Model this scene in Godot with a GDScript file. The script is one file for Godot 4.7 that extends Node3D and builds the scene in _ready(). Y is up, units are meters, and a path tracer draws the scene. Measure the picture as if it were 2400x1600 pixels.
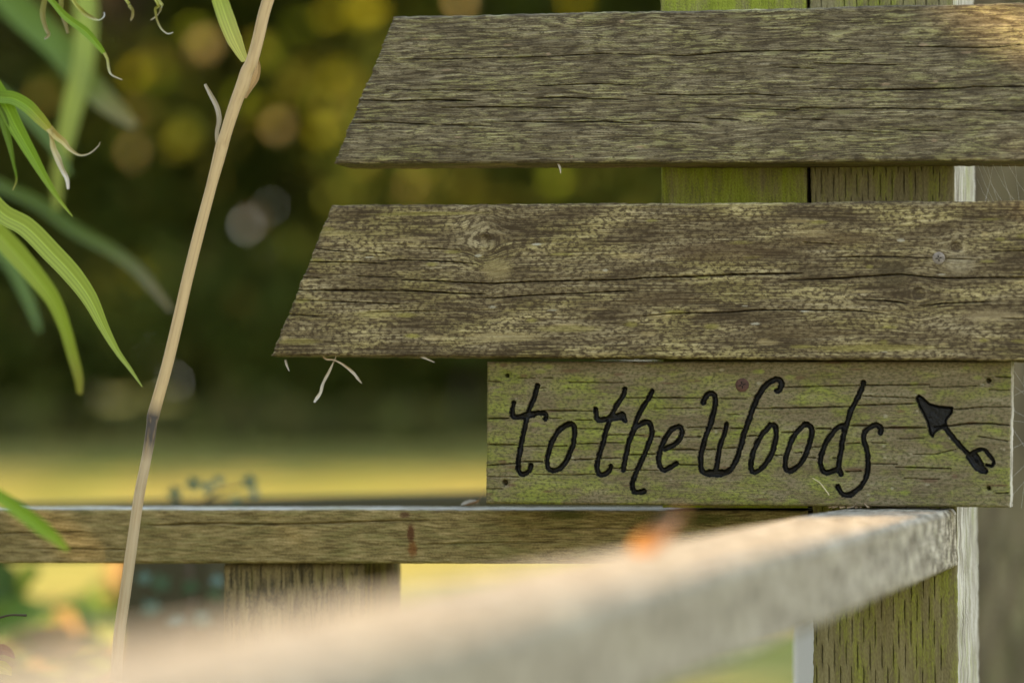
extends Node3D
# A carved garden sign under two weathered planks on a timber fence, photographed with a long lens at a wide aperture.
# World: x runs along the boards, y is up, z points out of the boards towards the photographer. Pixels are those of the 2400 x 1600 photograph.

const FOCAL_PX := 7860.0
const EYE_H := 0.80
var eye: Vector3
var ax_r: Vector3
var ax_u: Vector3
var ax_f: Vector3
var sun_to: Vector3
var gaps := []          # [point, radius]: places the sun reaches through a gap in the leaves
var used := {}
var rng := RandomNumberGenerator.new()
var wob := FastNoiseLite.new()
var mats := {}

# ------------------------------------------------------------------ camera maths
func ray(px: float, py: float) -> Vector3:
	return (ax_f * FOCAL_PX + ax_r * (px - 1200.0) + ax_u * (800.0 - py)).normalized()

func pix(px: float, py: float, z: float) -> Vector3:
	var d := ray(px, py)
	return eye + d * ((z - eye.z) / d.z)

func pix2(px: float, py: float, z: float) -> Vector2:
	var p := pix(px, py, z)
	return Vector2(p.x, p.y)

func px_size(p: Vector3) -> float:          # metres covered by one pixel at that point
	return (p - eye).dot(ax_f) / FOCAL_PX

# ------------------------------------------------------------------ naming
func numbered(called: String) -> String:
	if not used.has(called):
		used[called] = 0
		return called
	used[called] += 1
	return "%s_%03d" % [called, used[called]]

func tag(o: Node, label: String, category: String, group := "") -> void:
	o.set_meta("label", label)
	o.set_meta("category", category)
	if group != "":
		o.set_meta("group", group)

func thing(called: String, label: String, category: String, at := Vector3.ZERO, group := "") -> Node3D:
	var o := Node3D.new()
	o.name = numbered(called)
	add_child(o)
	o.position = at
	tag(o, label, category, group)
	return o

func put(mesh: Mesh, called: String, parent: Node, mat: Material = null) -> MeshInstance3D:
	var o := MeshInstance3D.new()
	o.name = numbered(called) if parent == self else called
	o.mesh = mesh
	if mat:
		o.material_override = mat
	o.cast_shadow = GeometryInstance3D.SHADOW_CASTING_SETTING_ON
	parent.add_child(o, true)
	return o

# ------------------------------------------------------------------ boards: a fine grid of real relief
class Board:
	var nx: int
	var ny: int
	var X := PackedFloat32Array()
	var Y := PackedFloat32Array()
	var H := PackedFloat32Array()
	var ID := PackedInt32Array()
	var E := PackedFloat32Array()
	var tl: Vector2
	var tr: Vector2
	var br: Vector2
	var bl: Vector2

	func setup(c: Array, cell_x: float, cell_y: float, noise: FastNoiseLite, amp_long: float, amp_left: float, amp_right: float, rounding: float) -> void:
		tl = c[0]; tr = c[1]; br = c[2]; bl = c[3]
		nx = int(ceil((tr.x - minf(tl.x, bl.x)) / cell_x))
		ny = int(ceil((tl.y - bl.y) / cell_y))
		var n := (nx + 1) * (ny + 1)
		X.resize(n); Y.resize(n); H.resize(n); ID.resize(n)
		ID.fill(-1)
		var bot := PackedFloat32Array(); var top := PackedFloat32Array()
		bot.resize(nx + 1); top.resize(nx + 1)
		for i in nx + 1:
			var s := float(i) / nx
			var xx := lerpf(bl.x, br.x, s)
			bot[i] = lerpf(bl.y, br.y, s) + amp_long * (noise.get_noise_2d(xx * 200.0, 11.0) + 0.7 * noise.get_noise_2d(xx * 2200.0, 3.0) - 1.6 * maxf(0.0, noise.get_noise_2d(xx * 900.0, 33.0) - 0.35))
			top[i] = lerpf(tl.y, tr.y, s) + amp_long * (noise.get_noise_2d(xx * 200.0, 71.0) + 0.7 * noise.get_noise_2d(xx * 2200.0, 53.0) - 1.6 * maxf(0.0, noise.get_noise_2d(xx * 900.0, 93.0) - 0.35))
		for j in ny + 1:
			var t := float(j) / ny
			var yy := lerpf(bl.y, tl.y, t)
			var xl := lerpf(bl.x, tl.x, t) + amp_left * (noise.get_noise_2d(yy * 1500.0, 5.0) + 0.9 * noise.get_noise_2d(yy * 6500.0, 9.0))
			var xr := lerpf(br.x, tr.x, t) + amp_right * (noise.get_noise_2d(yy * 1500.0, 25.0) + 0.8 * noise.get_noise_2d(yy * 6500.0, 29.0))
			var wl := xr - xl
			for i in nx + 1:
				var s := float(i) / nx
				var k := j * (nx + 1) + i
				var x := xl + wl * s
				var hgt := top[i] - bot[i]
				X[k] = x
				Y[k] = bot[i] + hgt * t
				var e := minf(minf(hgt * t, hgt * (1.0 - t)), minf(wl * s, wl * (1.0 - s)))
				var h := 0.0
				if e < rounding:
					var q := rounding - e
					h = -(rounding - sqrt(maxf(0.0, rounding * rounding - q * q)))
				H[k] = h + 0.0004 * noise.get_noise_2d(x * 60.0, Y[k] * 700.0) + 0.00022 * noise.get_noise_2d(x * 180.0, Y[k] * 4200.0)

	func col(x: float, y: float) -> float:
		var t := clampf((y - bl.y) / (tl.y - bl.y), 0.0, 1.0)
		var xl := lerpf(bl.x, tl.x, t)
		return (x - xl) / (lerpf(br.x, tr.x, t) - xl) * nx

	func row(x: float, y: float) -> float:
		var s := clampf((x - bl.x) / (br.x - bl.x), 0.0, 1.0)
		var b := lerpf(bl.y, br.y, s)
		return (y - b) / (lerpf(tl.y, tr.y, s) - b) * ny

	# a drying crack that runs along x
	func crack(p: PackedVector2Array, hw: float, depth: float, noise: FastNoiseLite) -> void:
		var total := p[p.size() - 1].x - p[0].x
		for a in p.size() - 1:
			var c0 := p[a]
			var c1 := p[a + 1]
			var ym := (c0.y + c1.y) / 2.0
			var i0 := maxi(0, int(floor(minf(col(c0.x, c0.y), col(c0.x, c0.y + 0.004)))) - 1)
			var i1 := mini(nx, int(ceil(col(c1.x, c1.y))) + 1)
			var j0 := maxi(0, int(floor(minf(row(c0.x, c0.y), row(c1.x, c1.y)))) - 6)
			var j1 := mini(ny, int(ceil(maxf(row(c0.x, c0.y), row(c1.x, c1.y)))) + 6)
			for i in range(i0, i1 + 1):
				for j in range(j0, j1 + 1):
					var k := j * (nx + 1) + i
					var x := X[k]
					if x < c0.x or x >= c1.x:
						continue
					var f := (x - c0.x) / (c1.x - c0.x)
					var yc := lerpf(c0.y, c1.y, f) + 0.00035 * noise.get_noise_2d(x * 160.0, ym * 900.0)
					var along := (x - p[0].x) / total
					var w := hw * (0.35 + 0.65 * minf(1.0, minf(along, 1.0 - along) * 6.0)) * (0.85 + 0.4 * noise.get_noise_2d(x * 220.0, ym * 300.0 + 40.0))
					var d := absf(Y[k] - yc)
					if d < w:
						H[k] = minf(H[k], -depth * (1.0 - 0.5 * (d / w) * (d / w)))

	# an incision that runs along y
	func slit(x: float, y0: float, y1: float, hw: float, depth: float) -> void:
		var i0 := maxi(0, int(col(x, y0)) - 5)
		var i1 := mini(nx, int(col(x, y0)) + 6)
		var j0 := maxi(0, int(row(x, y0)) - 1)
		var j1 := mini(ny, int(row(x, y1)) + 1)
		for j in range(j0, j1 + 1):
			for i in range(i0, i1 + 1):
				var k := j * (nx + 1) + i
				var t := (Y[k] - y0) / (y1 - y0)
				if t < 0.0 or t > 1.0:
					continue
				var w := hw * (0.4 + 0.6 * minf(1.0, minf(t, 1.0 - t) * 5.0))
				var d := absf(X[k] - x)
				if d < w:
					H[k] = minf(H[k], -depth * (1.0 - 0.5 * d * d / (w * w)))

	func stroke(p: PackedVector2Array, hw: float, depth: float, id: int, noise: FastNoiseLite) -> void:
		if E.is_empty():
			E.resize(X.size())
			E.fill(9.0)
		for a in p.size() - 1:
			var c0 := p[a]
			var c1 := p[a + 1]
			var m := hw * 1.5
			var i0 := maxi(0, int(col(minf(c0.x, c1.x) - m, c0.y)) - 1)
			var i1 := mini(nx, int(col(maxf(c0.x, c1.x) + m, c0.y)) + 1)
			var j0 := maxi(0, int(row(c0.x, minf(c0.y, c1.y) - m)) - 1)
			var j1 := mini(ny, int(row(c0.x, maxf(c0.y, c1.y) + m)) + 1)
			var ab := c1 - c0
			var l2 := maxf(ab.length_squared(), 1e-12)
			for j in range(j0, j1 + 1):
				for i in range(i0, i1 + 1):
					var k := j * (nx + 1) + i
					var q := Vector2(X[k], Y[k])
					var t := clampf((q - c0).dot(ab) / l2, 0.0, 1.0)
					var w := hw * (1.0 + 0.34 * noise.get_noise_2d(X[k] * 2600.0, Y[k] * 2600.0) + 0.22 * noise.get_noise_2d(X[k] * 11000.0, Y[k] * 11000.0))
					var r := (q - c0 - ab * t).length() / w
					if r < E[k]:
						E[k] = r
						if r < 1.0:
							ID[k] = id

	func fill(poly: PackedVector2Array, id: int) -> void:
		if E.is_empty():
			E.resize(X.size())
			E.fill(9.0)
		var lo := poly[0]
		var hi := poly[0]
		for v in poly:
			lo = lo.min(v)
			hi = hi.max(v)
		for j in range(maxi(0, int(row(lo.x, lo.y)) - 1), mini(ny, int(row(lo.x, hi.y)) + 2)):
			for i in range(maxi(0, int(col(lo.x, lo.y)) - 1), mini(nx, int(col(hi.x, lo.y)) + 2)):
				var k := j * (nx + 1) + i
				if Geometry2D.is_point_in_polygon(Vector2(X[k], Y[k]), poly):
					E[k] = minf(E[k], 0.86)
					ID[k] = id

	func carve(depth: float, noise: FastNoiseLite) -> void:
		for k in E.size():
			var r := E[k]
			if r < 1.0:
				H[k] = minf(H[k], -depth * (1.0 - pow(r, 5.0)) * (1.0 + 0.35 * noise.get_noise_2d(X[k] * 900.0 + 50.0, Y[k] * 900.0)) - 0.0005) + 0.0003 * noise.get_noise_2d(X[k] * 4500.0, Y[k] * 4500.0)
			elif r < 1.35:
				H[k] += 0.00025 * (1.35 - r) / 0.35

	# a round pit with an even rim
	func pit(c: Vector2, r: float, depth: float, pow_: float) -> void:
		for j in range(maxi(0, int(row(c.x, c.y - r)) - 1), mini(ny, int(row(c.x, c.y + r)) + 2)):
			for i in range(maxi(0, int(col(c.x - r, c.y)) - 1), mini(nx, int(col(c.x + r, c.y)) + 2)):
				var k := j * (nx + 1) + i
				var d := Vector2(X[k], Y[k]).distance_to(c) / r
				if d < 1.0:
					H[k] -= depth * (1.0 - pow(d, pow_))

	func normal(i: int, j: int) -> Vector3:
		var w := nx + 1
		var a := j * w + maxi(i - 1, 0)
		var b := j * w + mini(i + 1, nx)
		var c := maxi(j - 1, 0) * w + i
		var d := mini(j + 1, ny) * w + i
		var tx := Vector3(X[b] - X[a], Y[b] - Y[a], H[b] - H[a])
		var ty := Vector3(X[d] - X[c], Y[d] - Y[c], H[d] - H[c])
		return tx.cross(ty).normalized()

	# front face as a mesh; pieces of other ids come out as meshes of their own
	func faces(origin: Vector2, uv0: Vector2, uv1: Vector2, swap: bool, wanted: int) -> ArrayMesh:
		var vs := PackedVector3Array()
		var ns := PackedVector3Array()
		var us := PackedVector2Array()
		var ix := PackedInt32Array()
		var at := PackedInt32Array()
		at.resize(X.size())
		at.fill(-1)
		var w := nx + 1
		var span := uv1 - uv0
		for j in ny:
			for i in nx:
				var k := j * w + i
				var id := maxi(maxi(ID[k], ID[k + 1]), maxi(ID[k + w], ID[k + w + 1])) if not E.is_empty() else -1
				if id >= 0 and (E[k] + E[k + 1] + E[k + w] + E[k + w + 1]) > 4.0:
					id = -1
				if id != wanted:
					continue
				for q in [k, k + 1, k + w, k + w + 1]:
					if at[q] < 0:
						at[q] = vs.size()
						vs.append(Vector3(X[q] - origin.x, Y[q] - origin.y, H[q]))
						ns.append(normal(q % w, q / w))
						var u := (X[q] - uv0.x) / span.x
						var v := (uv1.y - Y[q]) / span.y
						us.append(Vector2(1.0 - v, u) if swap else Vector2(u, v))
				ix.append_array([at[k], at[k + w], at[k + 1], at[k + 1], at[k + w], at[k + w + 1]])
		if ix.is_empty():
			return null
		var arr := []
		arr.resize(Mesh.ARRAY_MAX)
		arr[Mesh.ARRAY_VERTEX] = vs
		arr[Mesh.ARRAY_NORMAL] = ns
		arr[Mesh.ARRAY_TEX_UV] = us
		arr[Mesh.ARRAY_INDEX] = ix
		var m := ArrayMesh.new()
		m.add_surface_from_arrays(Mesh.PRIMITIVE_TRIANGLES, arr)
		return m

	# one of the four narrow faces: 0 top, 1 right, 2 bottom, 3 left
	func wall(m: ArrayMesh, side: int, origin: Vector2, thick: float, mat: Material, noise: FastNoiseLite) -> void:
		var loop := PackedInt32Array()
		var w := nx + 1
		if side == 0:
			for i in w:
				loop.append(ny * w + i)
		elif side == 1:
			for j in range(ny, -1, -1):
				loop.append(j * w + nx)
		elif side == 2:
			for i in range(nx, -1, -1):
				loop.append(i)
		else:
			for j in ny + 1:
				loop.append(j * w)
		var st := SurfaceTool.new()
		st.begin(Mesh.PRIMITIVE_TRIANGLES)
		var out: Vector2 = [Vector2(0, 1), Vector2(1, 0), Vector2(0, -1), Vector2(-1, 0)][side]
		var steps := 6
		for n in loop.size():
			var k := loop[n]
			for d in steps + 1:
				var f := float(d) / steps
				var along := X[k] if side % 2 == 0 else Y[k]
				var bump := 0.0 if d == 0 else 0.0004 * noise.get_noise_2d(along * 40.0, f * 40.0 + side * 17.0)
				st.set_uv(Vector2(along * 2.5, f * thick * 2.5))
				st.set_normal(Vector3(out.x, out.y, 0.0))
				st.add_vertex(Vector3(X[k] - origin.x + out.x * bump, Y[k] - origin.y + out.y * bump, lerpf(H[k], -thick, f)))
		for n in loop.size() - 1:
			for d in steps:
				var a := n * (steps + 1) + d
				var b := a + steps + 1
				for q in [a, a + 1, b, b, a + 1, b + 1]:
					st.add_index(q)
		st.set_material(mat)
		st.commit(m)

# ------------------------------------------------------------------ textures of old wood
func layer(w: int, h: int, freq: float, stretch: float, octaves: int, sd: int, type := FastNoiseLite.TYPE_SIMPLEX_SMOOTH) -> PackedByteArray:
	var n := FastNoiseLite.new()
	n.noise_type = type
	n.seed = sd
	n.frequency = freq
	n.fractal_type = FastNoiseLite.FRACTAL_FBM if octaves > 1 else FastNoiseLite.FRACTAL_NONE
	n.fractal_octaves = octaves
	var im := n.get_image(maxi(8, int(w / stretch)), h, false, false, true)
	if im.get_format() != Image.FORMAT_L8:
		im.convert(Image.FORMAT_L8)
	if im.get_width() != w:
		im.resize(w, h, Image.INTERPOLATE_CUBIC)
	return im.get_data()

func ramp(stops: Array) -> PackedByteArray:      # colours (sRGB 0..255) spread over 256 steps
	var out := PackedByteArray()
	out.resize(768)
	for i in 256:
		var f := i / 255.0 * (stops.size() - 1)
		var a := mini(int(f), stops.size() - 2)
		var c: Vector3 = stops[a].lerp(stops[a + 1], f - a)
		out[i * 3] = int(c.x)
		out[i * 3 + 1] = int(c.y)
		out[i * 3 + 2] = int(c.z)
	return out

# cfg: bare, alga (ramps); fine/med/spot weights; warp; thr, gain (algae); knots [[x, y, rx, ry]]; mid
func wood(w: int, h: int, sd: int, cfg: Dictionary) -> Array:
	var F := layer(w, h, cfg.get("ff", 0.16), cfg.get("fs", 7.0), 2, sd)
	var M := layer(w, h, cfg.get("mf", 0.035), cfg.get("ms", 5.0), 4, sd + 1)
	var P := layer(w, h, cfg.get("pf", 0.012), cfg.get("ps", 2.5), 5, sd + 2)
	var S := layer(w, h, cfg.get("sf", 0.33), cfg.get("ss", 1.6), 2, sd + 3)
	var W := layer(w, h, cfg.get("wf", 0.012), cfg.get("wst", 8.0), 2, sd + 4)
	var D := layer(w, h, cfg.get("df", 0.07), cfg.get("ds", 3.5), 4, sd + 5)
	var T := layer(w, h, cfg.get("tf", 0.09), cfg.get("ts", 6.0), 4, sd + 6)
	var aw: Array = cfg.get("aw", [0.3, 0.1, 0.25, 0.1, 0.45])
	var ap: float = aw[0]
	var am: float = aw[1]
	var asp: float = aw[2]
	var af: float = aw[3]
	var at: float = aw[4]
	var bare := ramp(cfg.bare)
	var alga := ramp(cfg.alga)
	var wf: float = cfg.get("fine", 0.55)
	var wm: float = cfg.get("med", 0.45)
	var ws: float = cfg.get("spot", 0.3)
	var warp: float = cfg.get("warp", 0.05)
	var contrast: float = cfg.get("contrast", 1.6)
	var mid: float = cfg.get("mid", 120.0)
	var thr: float = cfg.get("thr", 140.0)
	var gain: float = cfg.get("gain", 5.0)
	var tilt: float = cfg.get("tilt", 0.0)
	var topline: float = cfg.get("topline", 0.0)
	var dark_thr: float = cfg.get("dark_thr", 400.0)
	var dark: Vector3 = cfg.get("dark", Vector3(50, 42, 30))
	var knots: Array = cfg.get("knots", [])
	var out := PackedByteArray()
	out.resize(w * h * 3)
	var hh := PackedByteArray()
	hh.resize(w * h)
	var mean := (wf + wm + ws) * 128.0
	for y in h:
		var yt := topline * maxf(0.0, 1.0 - y / (0.2 * h))
		for x in w:
			var i := y * w + x
			var dy := (W[i] - 128.0) * warp
			var ring := 0.0
			for kn in knots:
				var kx: float = (x - kn[0]) / kn[2]
				if absf(kx) < 5.0:
					var ky: float = (y - kn[1]) / kn[3]
					var rr := sqrt(kx * kx + ky * ky)
					var fall := exp(-kx * kx * 0.16)
					dy -= kn[3] * 1.5 * fall * ky / (0.6 + absf(ky)) * (1.0 / (1.0 + 0.09 * ky * ky))
					if rr < 1.9:
						ring += (40.0 * sin(rr * 13.0 + (D[i] - 128) * 0.05) - 46.0) if rr < 1.0 else 52.0 * (1.9 - rr)
			var yy := clampi(int(y + dy), 0, h - 1)
			var k := yy * w + x
			var g := (F[k] * wf + M[k] * wm + S[i] * ws - mean) * contrast + mid + ring
			var gi := clampi(int(g), 0, 255)
			var al := (P[i] * ap + M[k] * am + S[i] * asp + F[k] * af + T[k] * at - thr + tilt * (0.5 - float(x) / w) - yt) * gain
			al = clampf(al, 0.0, 255.0) / 255.0
			var r := bare[gi * 3] + (alga[gi * 3] - bare[gi * 3]) * al
			var gg := bare[gi * 3 + 1] + (alga[gi * 3 + 1] - bare[gi * 3 + 1]) * al
			var b := bare[gi * 3 + 2] + (alga[gi * 3 + 2] - bare[gi * 3 + 2]) * al
			var dk := (D[k] * 0.7 + S[i] * 0.5 - dark_thr) * 6.0
			if dk > 0.0:
				dk = minf(dk, 200.0) / 255.0
				r += (dark.x - r) * dk
				gg += (dark.y - gg) * dk
				b += (dark.z - b) * dk
			out[i * 3] = int(r)
			out[i * 3 + 1] = int(gg)
			out[i * 3 + 2] = int(b)
			hh[i] = clampi(int(g * 0.55 + al * 70.0 + S[i] * 0.2), 0, 255)
	return [Image.create_from_data(w, h, false, Image.FORMAT_RGB8, out), Image.create_from_data(w, h, false, Image.FORMAT_L8, hh)]

func wood_mat(pair: Array, called: String, relief := 0.04, rough := 0.88) -> StandardMaterial3D:
	var m := StandardMaterial3D.new()
	m.resource_name = called
	m.albedo_texture = ImageTexture.create_from_image(pair[0])
	m.roughness = rough
	m.metallic_specular = 0.3
	m.heightmap_enabled = true
	m.heightmap_texture = ImageTexture.create_from_image(pair[1])
	m.heightmap_scale = relief
	return m

func plain(called: String, c: Color, rough := 0.8, spec := 0.4) -> StandardMaterial3D:
	var m := StandardMaterial3D.new()
	m.resource_name = called
	m.albedo_color = c.linear_to_srgb()
	m.roughness = rough
	m.metallic_specular = spec
	return m

func tinted(called: String, rough := 0.6, back := Color(0, 0, 0)) -> StandardMaterial3D:   # colours come with the vertices
	var m := StandardMaterial3D.new()
	m.resource_name = called
	m.vertex_color_use_as_albedo = true
	m.roughness = rough
	m.metallic_specular = 0.4
	m.cull_mode = BaseMaterial3D.CULL_DISABLED
	if back != Color(0, 0, 0):
		m.backlight_enabled = true
		m.backlight = back
	return m

# a soft stain laid into a texture: matter such as rust or pale lichen
func stain(im: Image, cx: float, cy: float, rx: float, ry: float, c: Color, strength: float, sd: int) -> void:
	wob.seed = sd
	for y in range(maxi(0, int(cy - ry * 1.5)), mini(im.get_height(), int(cy + ry * 1.5))):
		for x in range(maxi(0, int(cx - rx * 1.5)), mini(im.get_width(), int(cx + rx * 1.5))):
			var d := Vector2((x - cx) / rx, (y - cy) / ry).length() + 0.55 * wob.get_noise_2d(x * 6.0, y * 14.0) + 0.3 * wob.get_noise_2d(x * 30.0, y * 50.0)
			if d < 1.0:
				im.set_pixel(x, y, im.get_pixel(x, y).lerp(c, minf(1.0, (1.0 - d) * 3.0) * strength))

# ------------------------------------------------------------------ tubes, blades, leaves
func smooth_line(p: Array, per: int) -> Array:
	var out := []
	for a in p.size() - 1:
		for s in per:
			out.append(p[a].cubic_interpolate(p[a + 1], p[maxi(a - 1, 0)], p[mini(a + 2, p.size() - 1)], float(s) / per))
	out.append(p[p.size() - 1])
	return out

func smooth_num(p: Array, per: int) -> Array:
	var out := []
	for a in p.size() - 1:
		for s in per:
			out.append(lerpf(p[a], p[a + 1], float(s) / per))
	out.append(p[p.size() - 1])
	return out

func smooth_col(p: Array, per: int) -> Array:
	var out := []
	for a in p.size() - 1:
		for s in per:
			out.append(p[a].lerp(p[a + 1], float(s) / per))
	out.append(p[p.size() - 1])
	return out

func tube(st: SurfaceTool, pts: Array, rad: Array, sides: int, cols: Array, streak := 0.0) -> void:
	var base := st.get_meta("n") as int if st.has_meta("n") else 0
	var prev := Vector3.ZERO
	for n in pts.size():
		var dir: Vector3 = (pts[mini(n + 1, pts.size() - 1)] - pts[maxi(n - 1, 0)]).normalized()
		var a := dir.cross(Vector3(0.31, 0.2, 0.93)).normalized() if prev == Vector3.ZERO else (prev - dir * prev.dot(dir)).normalized()
		prev = a
		var b := dir.cross(a)
		for s in sides:
			var w := TAU * s / sides
			var o := a * cos(w) + b * sin(w)
			var tint: Color = cols[n] if cols.size() > 1 else cols[0]
			if streak > 0.0:      # fibres of a browner straw run along the cane
				tint = tint.lerp(Color(0.33, 0.23, 0.12), clampf(streak * (wob.get_noise_2d(s * 40.0, n * 1.2) + 0.5 * wob.get_noise_2d(s * 160.0, n * 2.5)), 0.0, 0.7))
			st.set_color(tint)
			st.set_normal(o)
			st.set_uv(Vector2(float(s) / sides, n * 0.2))
			st.add_vertex(pts[n] + o * rad[n])
	for n in pts.size() - 1:
		for s in sides:
			var q := base + n * sides + s
			var r := base + n * sides + (s + 1) % sides
			for v in [q, q + sides, r, r, q + sides, r + sides]:
				st.add_index(v)
	st.set_meta("n", base + pts.size() * sides)

func begin() -> SurfaceTool:
	var st := SurfaceTool.new()
	st.begin(Mesh.PRIMITIVE_TRIANGLES)
	return st

# a long leaf: points, half widths, colours; the cross-section is folded along the midrib
func blade(pts: Array, half: Array, cols: Array, face: Vector3, fold: float, curl: float) -> ArrayMesh:
	var st := begin()
	var across := 17
	for n in pts.size():
		var dir: Vector3 = (pts[mini(n + 1, pts.size() - 1)] - pts[maxi(n - 1, 0)]).normalized()
		var turn := curl * sin(n * 0.35)
		var side := dir.cross(face).normalized().rotated(dir, turn)
		var up := side.cross(dir).normalized()
		for a in across:
			var f := float(a) / (across - 1) * 2.0 - 1.0
			var vein := 0.94 + 0.16 * sin(f * 34.0) + 0.1 * sin(f * 19.0 + 1.0) + (0.35 if absf(f) < 0.07 else 0.0)
			var c: Color = cols[n]
			st.set_color(Color(c.r * vein, c.g * vein, c.b * vein))
			st.add_vertex(pts[n] + side * half[n] * f + up * half[n] * fold * (absf(f) - 0.5))
	for n in pts.size() - 1:
		for a in across - 1:
			var q := n * across + a
			for v in [q, q + 1, q + across, q + across, q + 1, q + across + 1]:
				st.add_index(v)
	st.generate_normals()
	return st.commit()

# leaf faces through the volume of a crown; leaves on the line from a gap to the sun are left out
func crown_mesh(c: Vector3, r: Vector3, count: int, size: float, cols: Array, sd: int, shell := 0.35, use_gaps := true, origin := Vector3.ZERO, lobes := 14) -> ArrayMesh:
	rng.seed = sd
	var vs := PackedVector3Array()
	var ns := PackedVector3Array()
	var cs := PackedColorArray()
	var ix := PackedInt32Array()
	var clumps := []
	for n in lobes:
		var d := Vector3(rng.randfn(), rng.randfn(), rng.randfn()).normalized() * pow(rng.randf(), 0.4)
		clumps.append([d * 0.72, rng.randf_range(0.28, 0.5)])
	for n in count:
		var cl: Array = clumps[rng.randi() % lobes]
		var d: Vector3 = Vector3(rng.randfn(), rng.randfn(), rng.randfn()).normalized() * pow(rng.randf_range(shell, 1.0), 0.5) * cl[1]
		var p: Vector3 = c + (cl[0] + d) * r
		var s := size * rng.randf_range(0.6, 1.25)
		var skip := false
		if use_gaps:
			for g in gaps:
				var v: Vector3 = p - g[0]
				var t := v.dot(sun_to)
				if t > 0.3 and (v - sun_to * t).length_squared() < pow(g[1] + s * 0.12, 2.0):
					skip = true
					break
		var a := Vector3(rng.randfn(), rng.randfn() - 0.5, rng.randfn()).normalized()
		var b := a.cross(Vector3(rng.randfn(), rng.randfn(), rng.randfn())).normalized()
		var col: Color = cols[rng.randi() % cols.size()]
		if skip:
			continue
		var nn := a.cross(b)
		var k := vs.size()
		var w := s * 0.3
		for q in [p - a * s * 0.5, p - a * s * 0.12 + b * w + nn * s * 0.06, p - a * s * 0.12 - b * w + nn * s * 0.06, p + a * s * 0.22 + b * w * 0.72 + nn * s * 0.05, p + a * s * 0.22 - b * w * 0.72 + nn * s * 0.05, p + a * s * 0.5]:
			vs.append(q - origin)
			ns.append(nn)
			cs.append(col)
		ix.append_array([k, k + 1, k + 2, k + 2, k + 1, k + 3, k + 2, k + 3, k + 4, k + 4, k + 3, k + 5])
	var arr := []
	arr.resize(Mesh.ARRAY_MAX)
	arr[Mesh.ARRAY_VERTEX] = vs
	arr[Mesh.ARRAY_NORMAL] = ns
	arr[Mesh.ARRAY_COLOR] = cs
	arr[Mesh.ARRAY_INDEX] = ix
	var m := ArrayMesh.new()
	m.add_surface_from_arrays(Mesh.PRIMITIVE_TRIANGLES, arr)
	return m

func ground_y(x: float, z: float) -> float:
	var d := -z
	var y := 0.0
	var k := [[-40.0, -0.1], [0.0, 0.0], [5.0, 0.34], [10.0, 0.545], [14.0, 0.70], [18.0, 0.86], [24.0, 1.0], [40.0, 1.25], [400.0, 2.5]]
	for n in k.size() - 1:
		if d >= k[n][0] and d < k[n + 1][0]:
			y = lerpf(k[n][1], k[n + 1][1], (d - k[n][0]) / (k[n + 1][0] - k[n][0]))
	return y + 0.02 * sin(x * 0.9 + z * 0.4) * clampf(d / 6.0, 0.0, 1.0)

func tree(called: String, label: String, category: String, group: String, foot: Vector2, c: Vector3, r: Vector3, count: int, size: float, cols: Array, sd: int, trunk_r: float, shell := 0.35, use_gaps := true, lobes := 14) -> Node3D:
	var gy := ground_y(foot.x, foot.y)
	var at := Vector3(foot.x, gy, foot.y)
	var o := thing(called, label, category, at, group)
	rng.seed = sd + 77
	var st := begin()
	var top := c + Vector3(0, r.y * 0.35, 0)
	var pts := []
	var rad := []
	for n in 9:
		var f := n / 8.0
		pts.append(at.lerp(top, f) - at + Vector3(rng.randf_range(-0.04, 0.04), -0.1 if n == 0 else 0.0, rng.randf_range(-0.04, 0.04)) * (1.0 + trunk_r * 3.0))
		rad.append(trunk_r * (1.15 - 0.9 * f))
	tube(st, pts, rad, 10, [Color(0.07, 0.055, 0.04)])
	for n in 7:
		var f := rng.randf_range(0.4, 0.9)
		var p0: Vector3 = at.lerp(top, f) - at
		var d := Vector3(rng.randfn(), absf(rng.randfn()) * 0.7, rng.randfn()).normalized() * r * rng.randf_range(0.5, 0.8)
		tube(st, [p0, p0 + d * 0.5 + Vector3(0, 0.05, 0), p0 + d], [trunk_r * 0.4, trunk_r * 0.25, trunk_r * 0.08], 6, [Color(0.07, 0.055, 0.04)])
	put(st.commit(), "trunk", o, mats.bark)
	put(crown_mesh(c, r, count, size, cols, sd, shell, use_gaps, at, lobes), "crown", o, mats.leaf)
	return o

func crack_px(b: Board, list: Array, z: float, hw: float, depth: float) -> void:
	for c in list:
		var p := PackedVector2Array()
		for n in range(0, c.size() - 1, 2):
			p.append(pix2(c[n], c[n + 1], z))
		var big: float = c[c.size() - 1] if c.size() % 2 == 1 else 1.0
		b.crack(p, hw * big, depth * (0.5 + 0.5 * big), wob)

func corners(z: float, q: Array) -> Array:
	return [pix2(q[0], q[1], z), pix2(q[2], q[3], z), pix2(q[4], q[5], z), pix2(q[6], q[7], z)]

func uv_lo(c: Array) -> Vector2:
	return Vector2(minf(c[0].x, c[3].x) - 0.001, minf(c[2].y, c[3].y) - 0.001)

func uv_hi(c: Array) -> Vector2:
	return Vector2(maxf(c[1].x, c[2].x) + 0.001, maxf(c[0].y, c[1].y) + 0.001)

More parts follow.
